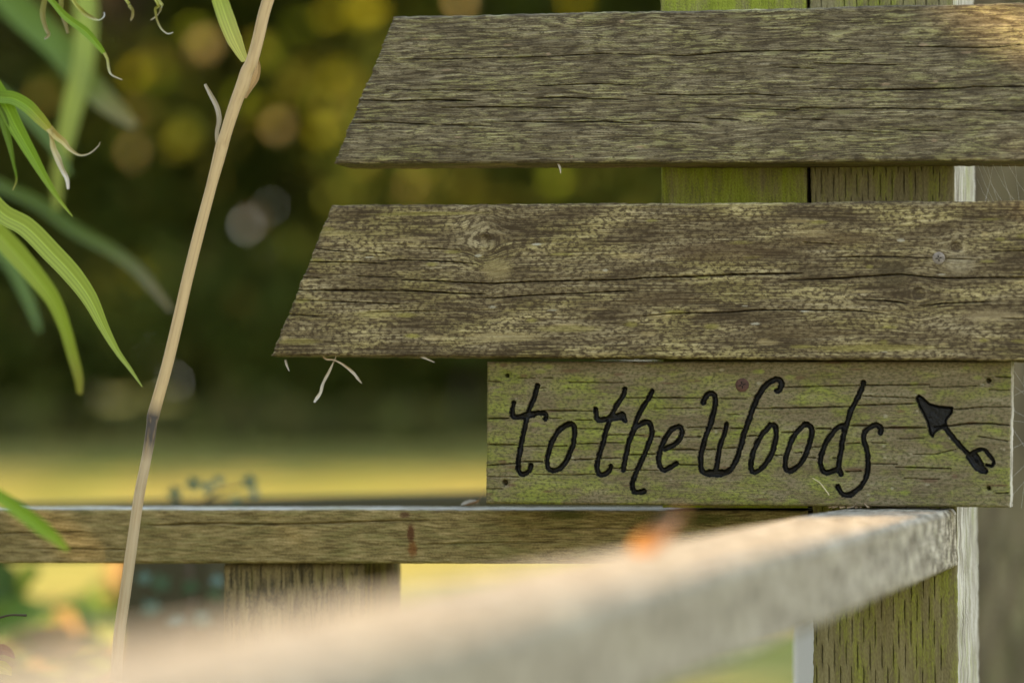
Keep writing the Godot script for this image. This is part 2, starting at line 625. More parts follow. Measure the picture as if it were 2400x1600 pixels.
func screw(parent: Node3D, at: Vector3, r: float, c: Color, sd: int) -> void:
	rng.seed = sd
	var st := begin()
	var head := MeshInstance3D.new()
	var prof := [[0.0, 0.0006], [0.35, 0.00058], [0.8, 0.0004], [0.95, 0.0001], [1.0, -0.0006], [0.9, -0.002]]
	for p in prof:
		for s in 24:
			var a := TAU * s / 24
			var v := rng.randf_range(0.7, 1.25)
			st.set_color(Color(c.r * v, c.g * v, c.b * v))
			st.add_vertex(Vector3(cos(a) * r * p[0], sin(a) * r * p[0], p[1]))
	for n in prof.size() - 1:
		for s in 24:
			var q := n * 24 + s
			var w := n * 24 + (s + 1) % 24
			for k in [q, q + 24, w, w, q + 24, w + 24]:
				st.add_index(k)
	st.generate_normals()
	head.name = "screw"
	head.mesh = st.commit()
	head.material_override = mats.rust
	parent.add_child(head, true)
	head.position = at
	# the cross recess: four flat black arms painted on for the shade of a hollow
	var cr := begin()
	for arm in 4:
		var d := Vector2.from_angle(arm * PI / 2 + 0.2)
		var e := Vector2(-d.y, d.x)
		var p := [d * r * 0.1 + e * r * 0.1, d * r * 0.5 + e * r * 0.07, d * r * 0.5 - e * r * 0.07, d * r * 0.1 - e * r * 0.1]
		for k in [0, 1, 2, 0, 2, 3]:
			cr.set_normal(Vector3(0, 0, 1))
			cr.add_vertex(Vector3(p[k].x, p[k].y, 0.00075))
	var c0 := begin()
	put(cr.commit(), "recess_shade", head, mats.black)

func _ready() -> void:
	# ---------------- camera
	var theta := deg_to_rad(13.0)
	var dist := 2.2
	var middle := Vector3(0, EYE_H + dist * 200.0 / FOCAL_PX, 0)
	eye = Vector3(dist * sin(theta), EYE_H, dist * cos(theta))
	ax_f = (middle - eye).normalized()
	ax_r = ax_f.cross(Vector3.UP).normalized()
	ax_u = ax_r.cross(ax_f)
	var cam := Camera3D.new()
	cam.name = "camera"
	add_child(cam)
	cam.look_at_from_position(eye, middle)
	cam.near = 0.05
	cam.far = 900.0
	var lens := CameraAttributesPhysical.new()
	lens.frustum_focal_length = 24.0 * FOCAL_PX / 1600.0
	lens.exposure_aperture = 24.0 * FOCAL_PX / 1600.0 / 31.0
	lens.frustum_focus_distance = 2.19
	cam.attributes = lens
	cam.fov = rad_to_deg(2.0 * atan(800.0 / FOCAL_PX))
	cam.current = true

	# ---------------- sky, sun, exposure
	var env := Environment.new()
	var sky := Sky.new()
	var sm := ProceduralSkyMaterial.new()
	sm.sky_top_color = Color(0.60, 0.68, 0.78)
	sm.sky_horizon_color = Color(0.92, 0.90, 0.84)
	sm.sky_curve = 0.25
	sm.ground_bottom_color = Color(0.20, 0.20, 0.13)
	sm.ground_horizon_color = Color(0.42, 0.42, 0.33)
	sm.sun_angle_max = 1.0
	sky.sky_material = sm
	env.background_mode = Environment.BG_SKY
	env.sky = sky
	env.tonemap_mode = Environment.TONE_MAPPER_LINEAR
	env.tonemap_exposure = 4.4
	env.sdfgi_enabled = true
	env.ssao_enabled = true
	env.ssil_enabled = true
	var we := WorldEnvironment.new()
	we.name = "environment"
	we.environment = env
	add_child(we)
	sun_to = Vector3(-0.78, 0.37, 0.50).normalized()
	var sun := DirectionalLight3D.new()
	sun.name = "sun"
	add_child(sun)
	sun.look_at_from_position(Vector3.ZERO, -sun_to)
	sun.light_energy = 1.5
	sun.light_color = Color(1.0, 0.84, 0.60)
	sun.light_angular_distance = 0.5
	sun.shadow_enabled = true

	wob.noise_type = FastNoiseLite.TYPE_SIMPLEX_SMOOTH
	wob.frequency = 0.05
	wob.seed = 4
	make_materials()
	make_gaps()
	make_ground()
	make_trees()
	make_fence()
	make_reeds()
	make_small_things()

func make_materials() -> void:
	mats.bark = tinted("bark", 0.95)
	mats.leaf = tinted("leaf", 0.75, Color(0.5, 0.5, 0.1))
	mats.leaf.metallic_specular = 0.2
	mats.reed = tinted("reed leaf", 0.6, Color(0.8, 0.9, 0.25))
	mats.reed.metallic_specular = 0.25
	mats.straw = tinted("straw", 0.6, Color(0.25, 0.2, 0.12))
	mats.ivy = tinted("ivy leaf", 0.4, Color(0.1, 0.14, 0.06))
	mats.cane = tinted("cane", 0.55)
	mats.rust = tinted("rusty steel", 0.65)
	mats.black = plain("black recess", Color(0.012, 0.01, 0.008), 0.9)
	var p := plain("black gloss paint", Color(0.007, 0.0066, 0.0058), 0.5, 0.3)
	var n := NoiseTexture2D.new()
	n.width = 512
	n.height = 512
	n.seamless = true
	n.noise = FastNoiseLite.new()
	n.noise.frequency = 0.03
	n.noise.fractal_octaves = 3
	p.heightmap_enabled = true
	p.heightmap_texture = n
	p.heightmap_scale = 0.02
	p.uv1_scale = Vector3(9, 3, 1)
	mats.paint = p
	# narrow faces: pale skylit silvered wood and brown wood, skylight and shade put into their tones, grain along u
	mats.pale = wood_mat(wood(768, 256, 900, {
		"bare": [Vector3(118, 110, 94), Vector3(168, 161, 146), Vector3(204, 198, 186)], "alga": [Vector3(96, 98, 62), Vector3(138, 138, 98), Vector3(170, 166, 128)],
		"ff": 0.2, "fs": 16.0, "fine": 0.9, "med": 0.4, "spot": 0.25, "warp": 0.03, "thr": 152.0, "gain": 4.0, "mid": 140.0, "contrast": 1.5}), "skylit silvered wood", 0.05)
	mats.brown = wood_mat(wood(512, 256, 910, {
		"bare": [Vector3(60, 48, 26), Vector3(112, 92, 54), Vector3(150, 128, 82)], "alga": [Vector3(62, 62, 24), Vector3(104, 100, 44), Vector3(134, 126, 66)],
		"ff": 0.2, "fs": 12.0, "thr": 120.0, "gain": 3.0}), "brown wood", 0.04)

func make_gaps() -> void:
	gaps = [
		[pix(2390, 75, 0.0), 0.044], [pix(2285, 8, 0.0), 0.030], [pix(2190, 5, 0.0), 0.012], [pix(2450, 40, 0.0), 0.04], [pix(2420, 500, 0.0), 0.026],
		[pix(630, 1232, -0.045), 0.018], [pix(655, 1275, -0.045), 0.014], [pix(735, 1300, -0.045), 0.014], [pix(820, 1295, -0.045), 0.014],
		[pix(345, 1312, -0.045), 0.014], [pix(150, 1262, -0.045), 0.014], [pix(322, 1120, 0.06), 0.03], [pix(338, 1040, 0.06), 0.02],
	]
	for n in 22:
		var z := 0.10 + n * 0.075
		gaps.append([Vector3(pix(2190, 1210, -0.045).x - 0.012, pix(2240, 1200, -0.045).y, z), 0.10 if n > 2 else 0.045])
	# leaves of the far hedge that catch the sun
	for s in [[480, 104, 0.16], [430, 318, 0.13], [310, 358, 0.09], [310, 262, 0.08], [318, 170, 0.10], [620, 262, 0.10], [654, 294, 0.11], [757, 313, 0.11], [630, 120, 0.11], [96, 234, 0.09], [592, 517, 0.07],
			[789, 172, 0.12], [782, 34, 0.12], [845, 23, 0.20], [807, 176, 0.12], [967, 440, 0.07], [1304, 421, 0.07], [1075, 4, 0.1], [1358, 8, 0.14], [286, 728, 0.12], [324, 635, 0.10], [700, 60, 0.1], [560, 230, 0.08], [90, 120, 0.07], [200, 330, 0.07]]:
		gaps.append([pix(s[0], s[1], -16.35), s[2] * 1.1])

func make_ground() -> void:
	var st := begin()
	rng.seed = 12
	var xs := []
	var zs := []
	for n in 61:
		var f := n / 30.0 - 1.0
		xs.append(signf(f) * pow(absf(f), 2.4) * 260.0 - 2.0)
	for n in 91:
		var f := n / 45.0 - 1.0
		zs.append(signf(f) * pow(absf(f), 2.6) * 300.0 - 8.0)
	for z in zs:
		for x in xs:
			st.set_uv(Vector2(x, z) * 0.11)
			st.add_vertex(Vector3(x, ground_y(x, z), z))
	for j in zs.size() - 1:
		for i in xs.size() - 1:
			var q: int = j * xs.size() + i
			for v in [q, q + 1, q + xs.size(), q + xs.size(), q + 1, q + xs.size() + 1]:
				st.add_index(v)
	st.generate_normals()
	var m := StandardMaterial3D.new()
	m.resource_name = "lawn"
	var w := wood(512, 512, 700, {"bare": [Vector3(108, 104, 56), Vector3(142, 132, 76), Vector3(168, 152, 92)], "alga": [Vector3(76, 88, 40), Vector3(102, 114, 52), Vector3(130, 138, 68)],
		"fs": 1.0, "ms": 1.0, "ps": 1.0, "ff": 0.2, "pf": 0.02, "thr": 138.0, "gain": 4.0, "warp": 0.0})
	m.albedo_texture = ImageTexture.create_from_image(w[0])
	m.roughness = 1.0
	m.metallic_specular = 0.08
	var o := put(st.commit(), "lawn", self, m)
	o.set_meta("kind", "structure")

func make_trees() -> void:
	var foliage := [Color(0.07, 0.10, 0.018), Color(0.09, 0.12, 0.02), Color(0.11, 0.125, 0.02), Color(0.08, 0.095, 0.02), Color(0.125, 0.125, 0.028), Color(0.06, 0.088, 0.018)]



	# shade trees beside the photographer, left of the frame
	tree("maple_tree", "leafy tree that shades the sign from the left of the fence", "tree", "", Vector2(-2.6, 1.6), Vector3(-2.5, 2.1, 1.6), Vector3(1.8, 1.5, 1.8), 28000, 0.10, foliage, 21, 0.09, 0.1, true, 40)
	tree("maple_tree", "taller tree standing behind the one that shades the sign", "tree", "", Vector2(-5.0, 3.0), Vector3(-4.7, 3.1, 3.0), Vector3(2.3, 1.9, 2.3), 9000, 0.15, foliage, 22, 0.14, 0.1, true, 34)
	tree("maple_tree", "tree at the edge of the lawn behind the reeds", "tree", "", Vector2(-5.6, -2.2), Vector3(-5.2, 2.3, -2.0), Vector3(2.0, 1.7, 1.9), 4200, 0.15, foliage, 23, 0.12, 0.1)
	tree("maple_tree", "broad tree beside the far hedge, shading it", "tree", "", Vector2(-9.2, -10.4), Vector3(-9.0, 3.7, -10.8), Vector3(3.0, 3.0, 2.6), 12000, 0.2, foliage, 24, 0.2, 0.1, true, 34)
	tree("maple_tree", "second broad tree beyond the far hedge end", "tree", "", Vector2(-13.5, -12.0), Vector3(-13.3, 5.0, -12.2), Vector3(3.8, 3.4, 3.8), 8000, 0.25, foliage, 25, 0.2, 0.1)
	for v in [[-3.6, 7.6, 2.4, 26], [-0.2, 8.8, 2.4, 27]]:  # unseen trees added behind the camera to dim the board fronts
		tree("added_shade_tree", "added round tree unseen behind the photographer, dimming the boards" if v[3] == 26 else "added wide tree unseen behind the photographer beside the round one", "tree", "", Vector2(v[0], v[1]), Vector3(v[0], 3.0, v[1]), Vector3(v[2], 2.4, 1.8), 3600, 0.2, foliage, v[3], 0.14, 0.1, true, 30)
	for v in [[-6.4, 28], [-1.6, 29], [3.4, 30]]:  # unseen crowns added to block the sky and darken the hedge
		tree("added_canopy_tree", ["added overhanging tree whose unseen crown darkens the left part of the hedge", "added overhanging tree whose unseen crown darkens the middle of the hedge", "added overhanging tree whose unseen crown darkens the right part of the hedge"][v[1] - 28], "tree", "", Vector2(v[0], -19.4), Vector3(v[0], 6.3, -13.8), Vector3(3.8, 2.5, 4.6), 11000, 0.3, foliage, v[1], 0.22, 0.1, true, 30)
	# the hedge across the lawn
	var bx := [-9.2, -7.4, -5.9, -4.4, -2.9, -1.3, 0.5, 2.6]
	for n in bx.size():
		var x: float = bx[n]
		var gy := ground_y(x, -17.6)
		tree("hedge_bush", "dark leafy bush in the hedge across the lawn", "bush", "bushes of the far hedge", Vector2(x, -17.6), Vector3(x, gy + 1.6, -17.6), Vector3(1.5, 2.1, 1.15), 5200, 0.16, foliage, 40 + n, 0.07, 0.2, false, 20)
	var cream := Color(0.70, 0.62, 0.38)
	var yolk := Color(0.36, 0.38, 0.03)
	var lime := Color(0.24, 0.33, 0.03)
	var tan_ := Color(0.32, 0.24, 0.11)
	var spot := 0  # clusters whose bright leaf colours stand in for sunlit glints in the hedge
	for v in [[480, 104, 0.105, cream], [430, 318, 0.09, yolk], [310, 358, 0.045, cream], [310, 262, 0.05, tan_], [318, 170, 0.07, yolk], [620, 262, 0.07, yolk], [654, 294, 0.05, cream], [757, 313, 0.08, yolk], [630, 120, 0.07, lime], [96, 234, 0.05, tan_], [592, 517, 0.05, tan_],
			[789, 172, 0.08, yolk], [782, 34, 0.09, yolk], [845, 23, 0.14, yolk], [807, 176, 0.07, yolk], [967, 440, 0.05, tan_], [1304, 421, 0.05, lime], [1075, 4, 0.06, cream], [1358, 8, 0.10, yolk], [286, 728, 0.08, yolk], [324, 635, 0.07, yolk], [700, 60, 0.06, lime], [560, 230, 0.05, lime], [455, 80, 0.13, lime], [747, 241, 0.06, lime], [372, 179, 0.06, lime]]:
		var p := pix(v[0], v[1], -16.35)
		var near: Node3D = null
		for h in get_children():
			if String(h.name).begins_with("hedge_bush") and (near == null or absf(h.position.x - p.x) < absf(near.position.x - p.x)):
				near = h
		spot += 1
		put(crown_mesh(p, Vector3.ONE * v[2] * 0.66, 30, 0.065, [v[3]], 300 + spot, 0.1, false, near.position, 5), "glint_spray", near, mats.leaf)
	for n in 9:
		var x := -10.0 + n * 1.5
		tree("low_shrub", "low green shrub at the foot of the hedge", "shrub", "shrubs at the foot of the hedge", Vector2(x, -16.3), Vector3(x, ground_y(x, -16.3) + 0.5, -16.3), Vector3(1.5, 0.75, 0.6), 2200, 0.15, foliage, 60 + n, 0.03, 0.2, false)
	for n in 16:
		rng.seed = 1200 + n
		var x := -8.4 + n * 0.55 + rng.randf_range(-0.2, 0.2)
		var z := rng.randf_range(-15.6, -14.0)
		tree("grass_tussock", "rough grassy tussock on the lawn before the hedge", "plant", "tussocks before the hedge", Vector2(x, z), Vector3(x, ground_y(x, z) + 0.08, z), Vector3(rng.randf_range(0.4, 0.8), rng.randf_range(0.08, 0.2), 0.4), 220, 0.12, [Color(0.10, 0.12, 0.03), Color(0.13, 0.12, 0.04), Color(0.08, 0.09, 0.03)], 1300 + n, 0.01, 0.2, false)
	for n in 6:
		var x := -12.0 + n * 3.4
		tree("wood_tree", "tall dark tree of the wood behind the hedge", "tree", "trees of the wood behind the hedge", Vector2(x, -20.6), Vector3(x, 3.6, -20.6), Vector3(2.9, 3.6, 1.8), 6500, 0.34, foliage, 80 + n, 0.2, 0.1, false, 22)

func make_fence() -> void:
	# ---- top plank
	var c := corners(0.0, [923, 39, 2470, 4, 2480, 376, 781, 384])
	var b := Board.new()
	b.setup(c, 0.0020, 0.00029, wob, 0.0008, 0.0014, 0.0005, 0.0022)
	crack_px(b, [[921, 138, 1032, 138.5, 1136, 136, 1251, 133, 1308, 131, 1411, 125.5, 1500, 128, 1.0], [1500, 127, 1615, 130, 1691, 122.5, 1806, 118.6, 1921, 119, 2017, 115, 1.2], [2112, 109, 2227, 111, 2315, 113, 2392, 105],
		[906, 210, 1097, 212, 1231, 213], [820, 236, 860, 234, 925, 236.5, 1025, 234, 1117, 237, 1.9], [1032, 252, 1174, 251, 1339, 253, 1.3], [1251, 232, 1308, 228, 1396, 231, 1473, 233, 1.2],
		[805, 289, 906, 286, 1017, 292, 1.2], [1038, 292, 1143, 295], [1143, 284, 1327, 287, 1415, 284, 1500, 289, 1.1], [1500, 220, 1622, 223, 1768, 220, 1837, 225, 1.3],
		[1902, 207, 2017, 210, 2128, 210, 2254, 206, 2285, 202, 2400, 202, 2520, 203, 1.7], [1749, 253, 1867, 258, 1875, 253, 1978, 254, 2074, 253, 2189, 256, 2334, 259, 2460, 262, 1.4],
		[1500, 283, 1645, 288, 1.3], [1653, 277, 1730, 280], [1844, 279, 1940, 280], [1902, 305, 1997, 307, 2097, 311], [2097, 304, 2227, 308], [1825, 157, 1906, 161], [1909, 148, 2112, 153], [2090, 210, 2240, 207],
		[1250, 201, 1400, 196, 1500, 200]], 0.0, 0.00026, 0.0028)
	var tex := wood(1760, 380, 100, {
		"bare": [Vector3(62, 54, 41), Vector3(92, 83, 64), Vector3(114, 105, 83), Vector3(146, 135, 111)], "alga": [Vector3(90, 85, 55), Vector3(121, 117, 76), Vector3(144, 139, 96), Vector3(168, 161, 120)],
		"ff": 0.25, "fs": 34.0, "mf": 0.016, "ms": 4.0, "sf": 0.42, "ss": 4.0, "fine": 1.0, "med": 0.5, "spot": 0.45, "contrast": 1.05, "mid": 122.0, "warp": 0.045, "wf": 0.02, "wst": 5.0,
		"pf": 0.016, "ps": 3.0, "tf": 0.17, "ts": 6.0, "aw": [0.55, 0.0, 0.25, 0.45, 0.55], "thr": 222.0, "gain": 2.7, "df": 0.1, "ds": 5.0, "dark_thr": 163.0, "dark": Vector3(60, 52, 39)})
	stain_many(tex[0], 31, 46, Color8(140, 137, 96), 20, 5, 0.5)
	stain_many(tex[0], 32, 18, Color8(160, 136, 112), 10, 3, 0.6)
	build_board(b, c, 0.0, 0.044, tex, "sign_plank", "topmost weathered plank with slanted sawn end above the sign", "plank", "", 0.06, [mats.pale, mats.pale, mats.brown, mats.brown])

	# ---- second plank
	c = corners(0.0, [776, 481, 2465, 469, 2470, 846, 633, 834])
	b = Board.new()
	b.setup(c, 0.0020, 0.00029, wob, 0.0008, 0.0014, 0.0005, 0.0022)
	crack_px(b, [[715, 613, 830, 615, 906, 618, 1.5], [906, 609, 1002, 611, 1071, 614, 1113, 618, 1.3], [734, 582, 814, 590, 906, 593], [1002, 582, 1078, 586], [700, 650, 753, 652], [822, 647, 944, 650],
		[944, 656, 1040, 659, 1098, 662, 1155, 664, 1251, 660, 1365, 657, 1500, 654, 2.0], [1490, 651.5, 1596, 649, 1730, 643, 1879, 640, 2.4], [1844, 655, 1921, 654, 2017, 649, 2112, 643, 2170, 649, 2227, 652, 2400, 649, 2560, 650, 2.0],
		[685, 680, 830, 680, 964, 681.5, 1059, 686.5, 1140, 689, 2.2], [1097, 697, 1166, 698, 1251, 692, 1319, 689, 1500, 681, 1.3], [676, 703, 791, 707, 956, 714], [856, 731, 1032, 729],
		[1932, 605, 2074, 601, 2189, 605, 2304, 608, 1.2], [1500, 742, 1569, 735, 1714, 732, 1768, 727, 1883, 726, 1998, 728, 2066, 733, 1.5], [2009, 702, 2074, 704, 2131, 712, 1.2], [2158, 717, 2197, 712, 2330, 706, 1.4],
		[2342, 746, 2480, 748], [2330, 588, 2480, 586], [660, 735, 760, 742], [1880, 568, 1960, 572]], 0.0, 0.00026, 0.003)
	for kn in [[1136, 563, 14, 0.0009], [2242, 578, 12, 0.0007], [2154, 687, 13, 0.0008]]:
		var k2 := pix2(kn[0], kn[1], 0.0)
		b.pit(k2, kn[2] * 0.00029, kn[3], 5.0)
	var lo := uv_lo(c)
	var hi := uv_hi(c)
	var tw := 1880
	var th := 380
	var kk := []
	for kn in [[1136, 563, 18, 23], [2242, 578, 15, 12], [2154, 687, 18, 15]]:
		var p := pix2(kn[0], kn[1], 0.0)
		kk.append([(p.x - lo.x) / (hi.x - lo.x) * tw, (hi.y - p.y) / (hi.y - lo.y) * th, kn[2] * 0.9, kn[3] * 0.98])
	tex = wood(tw, th, 130, {
		"bare": [Vector3(64, 54, 38), Vector3(98, 86, 62), Vector3(122, 110, 82), Vector3(154, 142, 112)], "alga": [Vector3(96, 86, 54), Vector3(128, 117, 77), Vector3(154, 142, 99), Vector3(182, 168, 126)],
		"ff": 0.24, "fs": 38.0, "mf": 0.014, "ms": 4.0, "sf": 0.4, "ss": 3.0, "pf": 0.011, "ps": 3.5, "fine": 0.9, "med": 0.75, "spot": 0.45, "contrast": 1.1, "mid": 126.0, "warp": 0.06, "wf": 0.008,
		"tf": 0.06, "ts": 5.0, "aw": [1.2, 0.0, 0.25, 0.35, 0.4], "thr": 272.0, "gain": 2.3, "df": 0.10, "ds": 2.0, "dark_thr": 152.0, "dark": Vector3(60, 49, 34), "knots": kk})
	stain_many(tex[0], 33, 26, Color8(166, 150, 106), 26, 5, 0.55)
	stain_many(tex[0], 34, 30, Color8(140, 134, 66), 22, 5, 0.5)
	stain_many(tex[0], 35, 14, Color8(168, 164, 148), 9, 3, 0.75)
	for v in [[1700, 590, 170, 26, Color8(72, 57, 38), 0.55], [1560, 700, 120, 16, Color8(74, 60, 40), 0.5], [1950, 560, 120, 18, Color8(80, 64, 42), 0.5], [2090, 640, 46, 34, Color8(66, 58, 40), 0.6], [1880, 780, 150, 14, Color8(80, 66, 42), 0.4],
			[1165, 630, 40, 30, Color8(158, 144, 100), 0.55], [1180, 790, 110, 13, Color8(168, 154, 112), 0.6], [1330, 770, 90, 9, Color8(150, 140, 80), 0.5], [880, 735, 60, 9, Color8(160, 150, 92), 0.55], [2250, 620, 40, 26, Color8(150, 140, 116), 0.5], [2330, 740, 80, 16, Color8(172, 156, 120), 0.5], [2050, 815, 160, 9, Color8(146, 138, 70), 0.5], [1900, 545, 60, 12, Color8(156, 140, 100), 0.45], [760, 545, 90, 10, Color8(146, 136, 84), 0.5], [1000, 500, 160, 5, Color8(140, 134, 70), 0.5], [700, 800, 60, 9, Color8(140, 132, 72), 0.5], [960, 560, 70, 6, Color8(158, 142, 104), 0.45], [1700, 480, 190, 6, Color8(150, 138, 92), 0.45]]:
		var p := pix2(v[0], v[1], 0.0)
		stain(tex[0], (p.x - lo.x) / (hi.x - lo.x) * tw, (hi.y - p.y) / (hi.y - lo.y) * th, v[2], v[3], v[4], v[5], int(v[0]))
	wob.seed = 4
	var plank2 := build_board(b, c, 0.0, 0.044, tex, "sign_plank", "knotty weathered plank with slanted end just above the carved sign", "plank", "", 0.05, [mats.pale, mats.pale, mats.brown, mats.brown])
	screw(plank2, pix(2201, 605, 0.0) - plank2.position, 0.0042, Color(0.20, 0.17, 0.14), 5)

	# ---- carved sign
	var zs := -0.010
	c = corners(zs, [1141, 847, 2371, 846, 2368, 1189, 1138, 1181])
	b = Board.new()
	b.setup(c, 0.00042, 0.0004, wob, 0.0003, 0.0003, 0.0005, 0.0020)
	crack_px(b, [[1139, 980, 1195, 980, 1.6], [1274, 962, 1389, 963, 1.4], [1280, 980, 1320, 981], [1345, 984, 1389, 985], [1139, 1042, 1215, 1042.5, 1.7], [1223, 1047, 1285, 1045, 1.2], [1294, 1046, 1333, 1045, 1.2], [1344, 1041, 1406, 1039, 1.3], [1414, 1038, 1465, 1038, 1.3],
		[1139, 1091, 1209, 1086, 1.2], [1221, 1082, 1277, 1082, 1.5], [1333, 1078, 1397, 1076, 1.5], [1405, 1074, 1456, 1073, 1.1], [1350, 1005, 1414, 1005, 1.3], [1423, 1019, 1515, 1020, 1.1], [1532, 1024, 1549, 1023, 1.4], [1605, 1024, 1647, 1023, 1.3], [1473, 1066, 1538, 1064, 1.6],
		[1563, 1054, 1639, 1054, 1.5], [1652, 1054, 1678, 1053, 1.5], [1693, 1051, 1729, 1049, 1.4], [1605, 1002, 1656, 1000, 1.2], [1667, 1004, 1698, 1004, 1.5], [1710, 1004, 1745, 1004, 1.5], [1465, 932, 1647, 932, 1.2], [1684, 934, 1760, 933, 1.2], [1198, 886, 1308, 886, 0.9], [1139, 895, 1173, 895],
		[1333, 896, 1462, 896, 0.9], [1266, 909, 1333, 910, 0.8], [1459, 1102, 1543, 1101, 1.0], [1588, 1089, 1639, 1089, 1.3], [1434, 1097, 1456, 1097, 1.3], [1235, 1113, 1397, 1112, 0.9], [1139, 1118, 1215, 1118, 0.8], [1139, 1145, 1178, 1145, 0.9], [1510, 957, 1650, 957, 0.8], [1700, 971, 1740, 972, 0.9],
		[1835, 907, 2015, 903, 2049, 903, 2180, 901, 1.5], [2161, 908, 2304, 905, 1.0], [2315, 913, 2371, 915, 1.1], [1772, 957, 1880, 955, 1992, 953, 1.4], [2009, 950, 2152, 946, 1.2], [2237, 960, 2301, 954, 2371, 953, 1.5], [1911, 1004, 1950, 1004, 1.8], [1993, 997, 2037, 997, 2.0], [2071, 1002, 2172, 1002, 2.2],
		[2189, 1001, 2231, 998, 2273, 992.5, 2318, 992, 2374, 997, 2.2], [1751, 1022, 1776, 1021, 1.8], [1830, 1014, 1863, 1012, 1.8], [2287, 1022, 2329, 1028, 2369, 1035, 1.1], [1983, 1039, 2018, 1038, 1.2], [2040, 1038, 2077, 1038, 0.9], [2043, 1087, 2105, 1088, 1.4], [2099, 1095, 2165, 1096, 2231, 1098, 1.5],
		[1814, 1068, 1835, 1067, 1.4], [1863, 1061, 1883, 1060, 1.2], [1979, 1105, 2023, 1104, 1.3], [2332, 883, 2374, 885, 1.4], [2332, 1157, 2369, 1154, 1.3], [2105, 1029, 2178, 1026, 0.9], [2136, 1064, 2195, 1064, 2245, 1052, 0.9], [2022, 928, 2145, 933, 1.0], [2120, 1121, 2210, 1123, 0.9], [1895, 1048, 1925, 1047, 1.2], [1890, 1073, 1915, 1073, 1.1], [1950, 1073, 1968, 1072, 1.1]], zs, 0.00027, 0.0028)
	carve_letters(b, zs)
	for h in [[1188, 880, 5, 0.006], [1183, 1131, 7, 0.006], [2318, 892, 6, 0.006], [2318, 1144, 5, 0.006]]:
		var p := pix2(h[0], h[1], zs)
		b.pit(p, 0.0040, 0.0012, 1.6)
		b.pit(p, h[2] * 0.00028, h[3], 6.0)
	tex = wood(1400, 390, 160, {
		"bare": [Vector3(84, 72, 54), Vector3(106, 94, 70), Vector3(122, 112, 86), Vector3(146, 138, 112)], "alga": [Vector3(88, 91, 40), Vector3(110, 114, 51), Vector3(127, 131, 62), Vector3(148, 152, 84)],
		"ff": 0.26, "fs": 20.0, "mf": 0.016, "ms": 4.0, "sf": 0.36, "ss": 1.5, "pf": 0.011, "ps": 2.2, "fine": 0.5, "med": 0.5, "spot": 0.6, "contrast": 0.95, "mid": 126.0, "warp": 0.04,
		"tf": 0.05, "ts": 2.6, "aw": [0.75, 0.0, 0.4, 0.2, 0.4], "thr": 188.0, "gain": 2.2, "tilt": 44.0, "topline": 70.0, "df": 0.12, "ds": 1.8, "dark_thr": 162.0, "dark": Vector3(72, 70, 42)})
	stain_many(tex[0], 36, 34, Color8(92, 68, 52), 22, 4, 0.55)
	stain_many(tex[0], 37, 22, Color8(154, 148, 128), 6, 4, 0.6)
	stain_many(tex[0], 38, 60, Color8(134, 146, 58), 12, 5, 0.4)
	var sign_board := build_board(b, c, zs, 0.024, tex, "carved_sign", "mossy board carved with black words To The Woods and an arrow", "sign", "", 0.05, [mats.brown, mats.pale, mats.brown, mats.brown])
	lo = uv_lo(c)
	hi = uv_hi(c)
	for id in 12:
		var m := b.faces(Vector2(sign_board.position.x, sign_board.position.y), lo, hi, false, id)
		if m:
			var o := put(m, "letter" if id < 11 else "arrow", sign_board, mats.paint)
			if id == 11:
				o.set_meta("label", "carved black arrow pointing up and left")
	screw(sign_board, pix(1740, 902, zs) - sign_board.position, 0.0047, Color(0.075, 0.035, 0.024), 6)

	make_posts()

func build_board(b: Board, c: Array, z: float, thick: float, tex: Array, called: String, label: String, category: String, group: String, relief: float, walls: Array, swap := false) -> MeshInstance3D:
	var org := Vector2(c[3].x, c[3].y)
	var m := b.faces(org, uv_lo(c), uv_hi(c), swap, -1)
	m.surface_set_material(0, wood_mat(tex, called + " face", relief))
	for s in 4:
		b.wall(m, s, org, thick, walls[s], wob)
	var o := put(m, called, self)
	o.position = Vector3(org.x, org.y, z)
	tag(o, label, category, group)
	return o

func stain_many(im: Image, sd: int, count: int, c: Color, rx: float, ry: float, strength: float) -> void:
	rng.seed = sd
	var list := []
	for n in count:
		list.append([rng.randf() * im.get_width(), rng.randf() * im.get_height(), rx * rng.randf_range(0.4, 1.6), ry * rng.randf_range(0.5, 1.6)])
	for n in count:
		stain(im, list[n][0], list[n][1], list[n][2], list[n][3], c, strength, sd + n)
	wob.seed = 4

